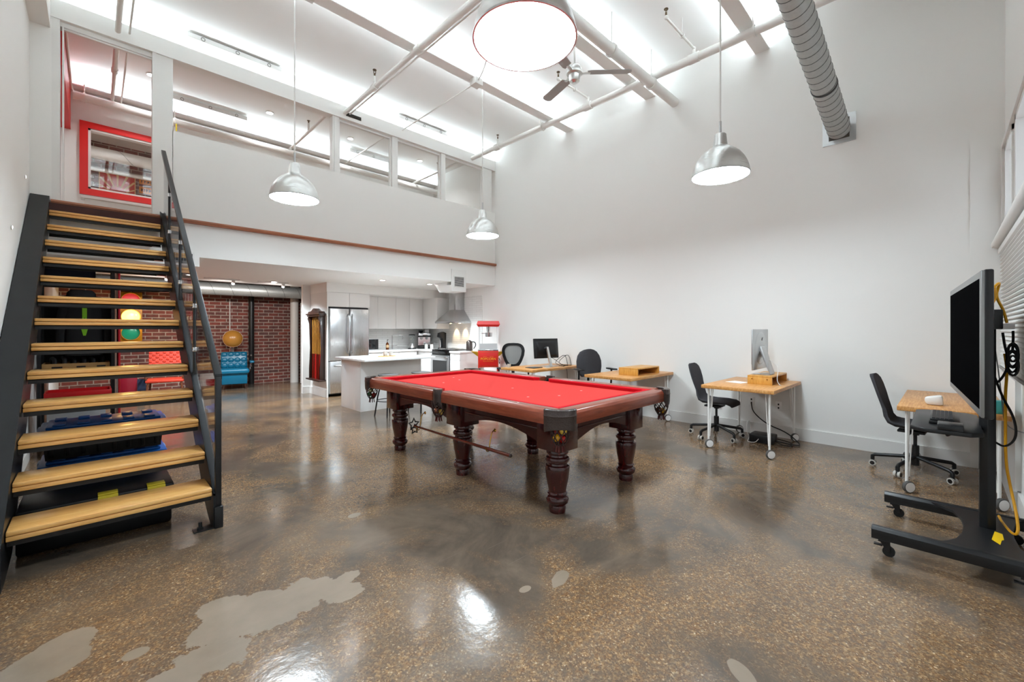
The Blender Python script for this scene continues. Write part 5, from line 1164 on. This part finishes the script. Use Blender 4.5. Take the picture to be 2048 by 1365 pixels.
# red woven chair
rc = thing('armchair', 'red woven-back armchair with wooden legs before the brick wall, seen through the stair', 'chair', (1.02, 10.85, 0), radians(-8))
MB().box(-.29, -.28, .37, .29, .24, .425, .02).part('seat', M['orange'], rc)
wv = MB().quadprism([(-.27, .20, .55), (.27, .20, .55), (.27, .235, .55), (-.27, .235, .55), (-.27, .28, .95), (.27, .28, .95), (.27, .315, .95), (-.27, .315, .95)])
for r_ in range(9):
    for c_ in range(10):
        if (r_+c_) % 2 == 0: wv.box(-.27+c_*.054, .188+.0088*r_*1.0, .555+r_*.044, -.27+c_*.054+.05, .215+.0088*r_, .555+r_*.044+.038, .008, seg=1)
wv.part('woven_back', M['orange'], rc)
lw_ = wood('walnut_leg', [(.2, '#4a2413'), (.8, '#7a4426')], .35, (12, 12, 1), 3)
for sx in (-1, 1):
    MB().tube([(sx*.25, -.24, .37), (sx*.29, -.30, 0)], [.018, .012], 10).part('leg', lw_, rc)
    MB().tube([(sx*.24, .20, .37), (sx*.27, .30, 0)], [.018, .012], 10).part('leg', lw_, rc)
    MB().tube([(sx*.27, -.24, .40), (sx*.31, -.26, .60), (sx*.32, -.10, .62), (sx*.30, .16, .60), (sx*.28, .24, .62)], .016, 8, 1).part('armrest', lw_, rc)
# traffic light on the brick wall
tl = thing('traffic_light', 'yellow three-lens traffic light glowing on the brick wall behind the stair', 'traffic light', (.57, 12.378, 1.14))
MB().box(-.19, -.10, 0, .19, .12, 1.06, .012).part('housing', mat('signal_yellow', '#c98a0a', .4), tl)
for z, c_, e_, s_, n_ in ((.88, '#c04a5c', '#ff5060', .1, 'red lens'), (.53, '#f0a820', '#ffc868', 2.2, 'glowing amber lens'), (.18, '#127a66', '#20b890', .1, 'green lens')):
    vs_ = MB().lathe([(.158, 0), (.158, .10), (.152, .10), (.150, 0)], (0, -.10, z), 32, RX(pi/2), closed=True)
    vs_.part('visor', mat('signal_yellow', '#c98a0a', .4), tl)
    MB().sph((0, -.10, z), .148, (1, .22, 1), 28).part('lens', mat('lens_'+c_[1:], c_, .2, emis=e_, estr=s_), tl, label=n_)
l = bpy.data.lights.new('signal_glow', 'POINT'); l.energy = 7; l.color = (1, .62, .2); l.shadow_soft_size = .12
o = bpy.data.objects.new('signal_glow', l); COL.objects.link(o); o.location = (.57, 12.02, 1.67)
MB().box(.36, 10.9, 0, .60, 11.15, .55, .006).single('pedestal', mat('maroon_paint', '#7d0f22', .3), 'maroon box pedestal on the floor beyond the shelf, below the traffic light', 'pedestal')
MB().prism([(.60, 11.3), (.76, 11.32), (.68, 11.45)], 'z', 0, .40, .01).single('travel_bag', mat('navy_fabric', '#1b2740', .8), 'dark navy bag standing right of the maroon pedestal', 'bag')
# red board with white lettering, edge-on beside the shelf
sb_ = thing('sign_board', 'tall red board with white lettering, seen edge-on right of the shelf', 'sign', (.235, 8.5, 0))
MB().box(.225, 7.35, .0, .245, 9.6, 2.26, .003).part('board', mat('sign_red', '#a81622', .25), sb_, world=True)
wm = mat('sign_white', '#efe6e2', .4); m_ = MB(); random.seed(5)
for k in range(4):
    z = .5+k*.42
    for j in range(7):
        y = 7.6+j*.27; m_.box(.2452, y, z, .2462, y+.05, z+.26).box(.2452, y, z+.2, .2462, y+.16, z+.25)
m_.part('white_lettering', wm, sb_, smooth=False, world=True)
# ================================================================== storage under the stair
sf = thing('storage_shelf', 'black metal storage shelf against the left wall behind the stair', 'shelf', (-.13, 7.75, 0))
for x in (-.46, .18):
    for y in (7.52, 7.98): MB().box(x-.016, y-.016, 0, x+.016, y+.016, 2.20).part('post', M['blackm'], sf, world=True)
MB().box(-.46, 7.965, .82, .165, 7.975, 1.77).part('added_dark_sheet', mat('dark_back', '#151414', .8), sf, world=True)  # added dark sheet, stands in for the darkness behind the jacket
for z in (.82, 1.80, 2.0): MB().box(-.47, 7.51, z-.03, .19, 7.99, z, .003).part('shelf_board', mat('shelf_grey', '#3d3b39', .6), sf, world=True)
# jacket: shaped torso with lapels, shoulders and sleeves
jk = thing('hanging_jacket', 'dark jacket with a lime green tie hanging in the shelf', 'jacket', (-.08, 7.64, 1.07))
t_ = bmesh.new(); rows = []
for z, hw, dp in ((0, .17, .07), (.15, .175, .075), (.35, .17, .075), (.5, .185, .075), (.62, .20, .06), (.67, .13, .05), (.70, .06, .04)):
    rows.append([t_.verts.new((hw*cos(a)*(1+.03*sin(7*a)), dp*sin(a), z*.94)) for a in [2*pi*i/24 for i in range(24)]])
for a_, b_ in zip(rows, rows[1:]):
    for i in range(24): t_.faces.new((a_[i], a_[(i+1) % 24], b_[(i+1) % 24], b_[i]))
t_.faces.new(rows[0][::-1]); t_.faces.new(rows[-1]); m_ = MB(); m_._add(t_)
m_.part('jacket_body', mat('black_wool', '#121214', .95), jk)
for sx in (-1, 1): MB().tube([(sx*.17, 0, .63), (sx*.21, -.01, .45), (sx*.215, -.02, .1)], [.05, .045, .035], 12).part('sleeve', mat('black_wool', '#121214', .95), jk)
MB().quadprism([(-.012, -.080, .25), (.012, -.080, .25), (.012, -.076, .25), (-.012, -.076, .25), (-.035, -.084, .36), (.035, -.084, .36), (.035, -.078, .36), (-.035, -.078, .36)]).quadprism([(-.02, -.082, .36), (.02, -.082, .36), (.02, -.076, .36), (-.02, -.076, .36), (-.022, -.066, .60), (.022, -.066, .60), (.022, -.06, .60), (-.022, -.06, .60)]).part('necktie', mat('lime_green', '#6fa80e', .7), jk)
MB().sph((0, -.02, .645), .07, (1, .8, .5), 16).part('collar_scarf', mat('rust_orange', '#a8360f', .8), jk)
ht = MB().lathe([(0, .09), (.10, .085), (.13, .05), (.135, .01), (.19, .0), (.19, -.006), (.0, -.006)], (-.11, 7.72, 1.812), 28).single('hat', M['fabric'], 'round dark felt hat on the top shelf behind the stair', 'hat')
bgm = mat('black_bag', '#0e0f14', .8)
MB().box(-.45, 7.56, 2.002, .02, 7.94, 2.24, .06, seg=3).single('duffel_bag', mat('navy_bag', '#11172e', .85), 'dark navy duffel bag on top of the storage shelf', 'bag')
MB().prism([(-.42, 2.243), (-.12, 2.243), (-.20, 2.33), (-.30, 2.36), (-.36, 2.33)], 'y', 7.62, 7.88, .01).single('backpack', bgm, 'crumpled black backpack on top of the duffel bag', 'bag')
MB().box(.0, 7.79, 1.10, .155, 7.95, 1.765, .03).single('garment_bag', mat('blue_bag', '#0d2a5c', .7), 'dark blue garment bag hanging at the right side of the shelf', 'bag')
cb_ = thing('cardboard_box', 'open brown cardboard crate with slot handles on the middle shelf', 'box', (-.15, 7.7, .821))
MB().box(-.44, 7.54, .821, .15, 7.555, .98).box(-.44, 7.93, .821, .15, 7.945, .98).box(-.44, 7.555, .821, -.425, 7.93, .98).box(.135, 7.555, .821, .15, 7.93, .98).box(-.425, 7.555, .821, .135, 7.93, .83).part('box_walls', M['card'], cb_, world=True)
MB().box(-.36, 7.5385, .92, -.27, 7.5402, .945).box(-.15, 7.5385, .925, -.07, 7.5402, .945).box(.03, 7.5385, .92, .11, 7.5402, .945).part('slot_handles', M['plastic'], cb_, world=True)
random.seed(11)
for i in range(6):
    x = -.36+i*.085; MB().tube([(x, 7.6+.04*(i % 3), .84), (x+.03, 7.66, 1.02+.02*(i % 2)), (x-.02, 7.74, 1.05), (x+.03, 7.82, .86)], .022, 8, 2).single('black_hose', M['rubber'], 'black rubbery gear piled in the cardboard crate', 'gear', 'black gear in the crate')
tcx = thing('tool_cart', 'grey steel tool cart with a red tray top below the shelf', 'cart', (-.12, 6.95, 0))
MB().box(-.36, 6.78, .06, .10, 7.10, .62, .006).part('cart_body', mat('light_grey_steel', '#8d8e90', .4, metal=.3), tcx, world=True)
MB().box(-.38, 6.75, .64, .15, 7.13, .655).box(-.38, 6.75, .655, .15, 6.765, .71, .002).box(-.38, 7.115, .655, .15, 7.13, .71).box(-.38, 6.765, .655, -.365, 7.115, .71).box(.135, 6.765, .655, .15, 7.115, .71).box(-.3, 6.8, .62, .05, 7.08, .64).part('tray_top', mat('deep_red', '#b00d12', .35), tcx, world=True)
for x in (-.33, .07):
    for y in (6.82, 7.06): MB().cyl((x-.012, y, .03), (x+.012, y, .03), .03).part('caster', M['rubber'], tcx, world=True)
# totes
def tote(name, label, x0, y0, x1, y1, z, h, bodym, lidm, hx=.03):
    t = thing(name, label, 'storage bin', ((x0+x1)/2, (y0+y1)/2, z))
    b = MB().quadprism([(x0+hx, y0+hx, z), (x1-hx, y0+hx, z), (x1-hx, y1-hx, z), (x0+hx, y1-hx, z), (x0+.012, y0+.012, z+h-.03), (x1-.012, y0+.012, z+h-.03), (x1-.012, y1-.012, z+h-.03), (x0+.012, y1-.012, z+h-.03)])
    n = 8
    for i in range(n):
        x = x0+.06+(x1-x0-.12)*i/(n-1); b.box(x-.012, y0+.008, z+.02, x+.012, y0+.03, z+h-.05, .003)
    b.part('bin_body', bodym, t, world=True)
    l = MB().box(x0-.01, y0-.01, z+h-.045, x1+.01, y1+.01, z+h-.015, .008).box(x0+.03, y0+.03, z+h-.015, x1-.03, y1-.03, z+h+.006, .008)
    for i in range(5):
        x = x0+.10+(x1-x0-.2)*i/4; l.box(x-.035, y0+.045, z+h+.006, x+.035, y0+.16, z+h+.018, .005).box(x-.035, y1-.16, z+h+.006, x+.035, y1-.045, z+h+.018, .005)
    l.part('lid', lidm, t, world=True)
    for x in (x0-.012, x1+.004): MB().box(x-.008, (y0+y1)/2-.06, z+h-.09, x+.012, (y0+y1)/2+.06, z+h-.02, .004).part('latch', mat('pale_blue', '#9fb4d8', .4), t, world=True)
    return t
tote('storage_bin', 'black bin with royal blue lid, lower of the stacked pair behind the stair', -.29, 4.72, .445, 5.18, 0, .385, M['plastic'], M['blue'])
tote('storage_bin', 'black bin with royal blue lid, upper of the stacked pair behind the stair', -.29, 4.72, .445, 5.18, .404, .245, M['plastic'], M['blue'])
bt = thing('tool_tote', 'long black tool tote with two yellow latches under the lowest treads', 'storage bin', (.04, 4.15, 0))
MB().box(-.34, 3.96, 0, .41, 4.42, .24, .02).box(-.34, 3.94, .245, .42, 4.44, .285, .012).part('tote_body', M['plastic'], bt, world=True)
for x in (.02, .27): MB().box(x, 3.95, .286, x+.10, 4.02, .297, .004).box(x, 3.928, .20, x+.10, 3.945, .29, .004).part('latch', M['yellow'], bt, world=True)
MB().lathe([(.045, 0), (.06, 0), (.06, .03), (.045, .03)], (.50, 4.95, .30), 20, RY(pi/2), closed=True).single('tape_roll', mat('orange_tape', '#d9742a', .5), 'orange tape roll hanging at the right end of the stacked bins', 'tape') if 0 else None
MB().tube([(-.36+.09*cos(a), 4.55+.09*sin(a), .012+.004*(a/6)) for a in [i*pi/8 for i in range(40)]], .008, 6).single('coiled_cable', M['cable_b'], 'black cable coil on the floor at the wall left of the bins', 'cable')

# ================================================================== upper rear room
for j, (y, z) in enumerate(((9.33, 0),)):
    pw = thing('panelled_chest', 'white panelled chest below the red-framed window of the upper room', 'chest', (.6, 9.28, 2.83))
    MB().box(-.10, 9.20, 2.831, 1.45, 9.38, 3.40, .004).part('chest_body', M['trim'], pw, world=True)
    for i in range(4):
        x = -.05+i*.375; MB().box(x, 9.19, 2.90, x+.33, 9.20, 3.30).box(x+.03, 9.184, 2.93, x+.30, 9.19, 3.27, .002).part('panel', M['pipe'], pw, world=True)
    MB().box(-.14, 9.17, 3.40, 1.49, 9.38, 3.435, .003).part('chest_top', M['trim'], pw, world=True)
ps_ = thing('poster', 'red sunburst poster with a plain dark mound, on the upper brick wall', 'poster', (.36, YB-.02, 4.1))
px0, px1, pz0, pz1 = .08, .66, 4.05, 4.74
MB().box(px0, YB-.016, pz0, px1, YB-.002, pz1).part('poster_sheet', mat('poster_red', '#c93a26', .5), ps_, smooth=False, world=True)
m_ = MB(); ox, oz = (px0+px1)/2, pz0+.25
for k in range(9):
    a = radians(8+k*20.5); w_ = radians(4.5); L_ = min(.27/max(abs(cos(a)), .01), .47/max(sin(a), .01))
    L2 = lambda r, q: (ox+r*cos(q), oz+r*sin(q))
    m_.prism([L2(.16, a-w_), L2(L_, a-w_*.55), L2(L_, a+w_*.55), L2(.16, a+w_)], 'y', YB-.018, YB-.0165)
m_.part('ray_pattern', mat('poster_cream', '#e9c08a', .6), ps_, smooth=False, world=True)
MB().prism([(ox-.2, pz0+.02), (ox+.2, pz0+.02), (ox+.14, pz0+.18), (ox+.06, pz0+.26), (ox-.06, pz0+.26), (ox-.15, pz0+.17)], 'y', YB-.0185, YB-.0165).part('mound_shape', mat('poster_dark', '#4b4024', .6), ps_, smooth=False, world=True)
MB().box(px0, YB-.018, pz0, px0+.015, YB-.0165, pz1).box(px1-.015, YB-.018, pz0, px1, YB-.0165, pz1).box(px0, YB-.018, pz1-.015, px1, YB-.0165, pz1).part('poster_border', mat('poster_cream', '#e9c08a', .6), ps_, smooth=False, world=True)
for i, (x, z, w_, h_) in enumerate(((.72, 4.62, .5, .11), (.72, 4.42, .42, .14), (.72, 4.18, .42, .15))):
    s_ = thing('orange_sign', 'orange lettered sign beside the sunburst poster, %s' % ('topmost', 'middle', 'lowest')[i], 'sign', (x+w_/2, YB-.01, z), group='orange signs on the upper brick wall')
    MB().box(x, YB-.014, z, x+w_, YB-.002, z+h_).part('sign_panel', mat('sign_orange', '#e08a24', .5), s_, smooth=False, world=True)
    m_ = MB(); random.seed(i)
    for j in range(8): xx = x+.03+j*(w_-.06)/8; m_.box(xx, YB-.0155, z+h_*.25, xx+.012, YB-.0145, z+h_*.75).box(xx, YB-.0155, z+h_*(.3+.3*random.random()), xx+.03, YB-.0145, z+h_*(.66))
    m_.part('sign_lettering', mat('sign_dark', '#3a2210', .6), s_, smooth=False, world=True)
for x, y, w_ in ((.3, 10.6, 'left'), (1.4, 10.6, 'right')): downlight(x, y, CEIL, 'added recessed downlight of the rear room behind the red-framed window, %s one' % w_, 'added rear room downlights')  # pair added to lighten the dim room behind the glass
def wash(x, y, tx, ty_, tz_, e):  # fill spots added to brighten the dark brick wall
    l = bpy.data.lights.new('brick_fill_spot', 'SPOT'); l.energy = e; l.spot_size = 1.9; l.spot_blend = .8; l.shadow_soft_size = .04; l.color = (1, .97, .93)
    o = bpy.data.objects.new('brick_fill_spot', l); COL.objects.link(o); o.location = (x, y, 2.24)
    o.rotation_euler = (Vector((tx, ty_, tz_))-Vector((x, y, 2.24))).to_track_quat('-Z', 'Y').to_euler()
wash(2.78, 9.56, 2.9, YB, 1.2, 48); wash(1.9, 9.56, 1.9, YB, 1.2, 48); wash(.9, 9.56, .7, YB, 1.2, 48)
for (x, lb) in ((2.45, 'short white track light on the low ceiling near the white column'), (1.57, 'added short white track light on the low ceiling before the salon chair'), (.57, 'added short white track light on the low ceiling beyond the stair')):  # last two fixtures are added to go with the brick fill spots
    trk = thing('track_light', lb, 'light', (x, 9.6, 2.34), group='track lights facing the brick wall')
    MB().box(-.12, -.015, -.005, .45, .015, .024, .003).part('track', M['trim'], trk)
    MB().cyl((.35, 0, -.01), (.35, .03, -.07), .028).part('spot_head', M['trim'], trk)
    MB().cyl((.35, .0302, -.0705), (.35, .0306, -.0715), .022).part('spot_lens', mat('downlight_lens2', '#ffffff', .4, emis='#fff4e8', estr=14), trk)
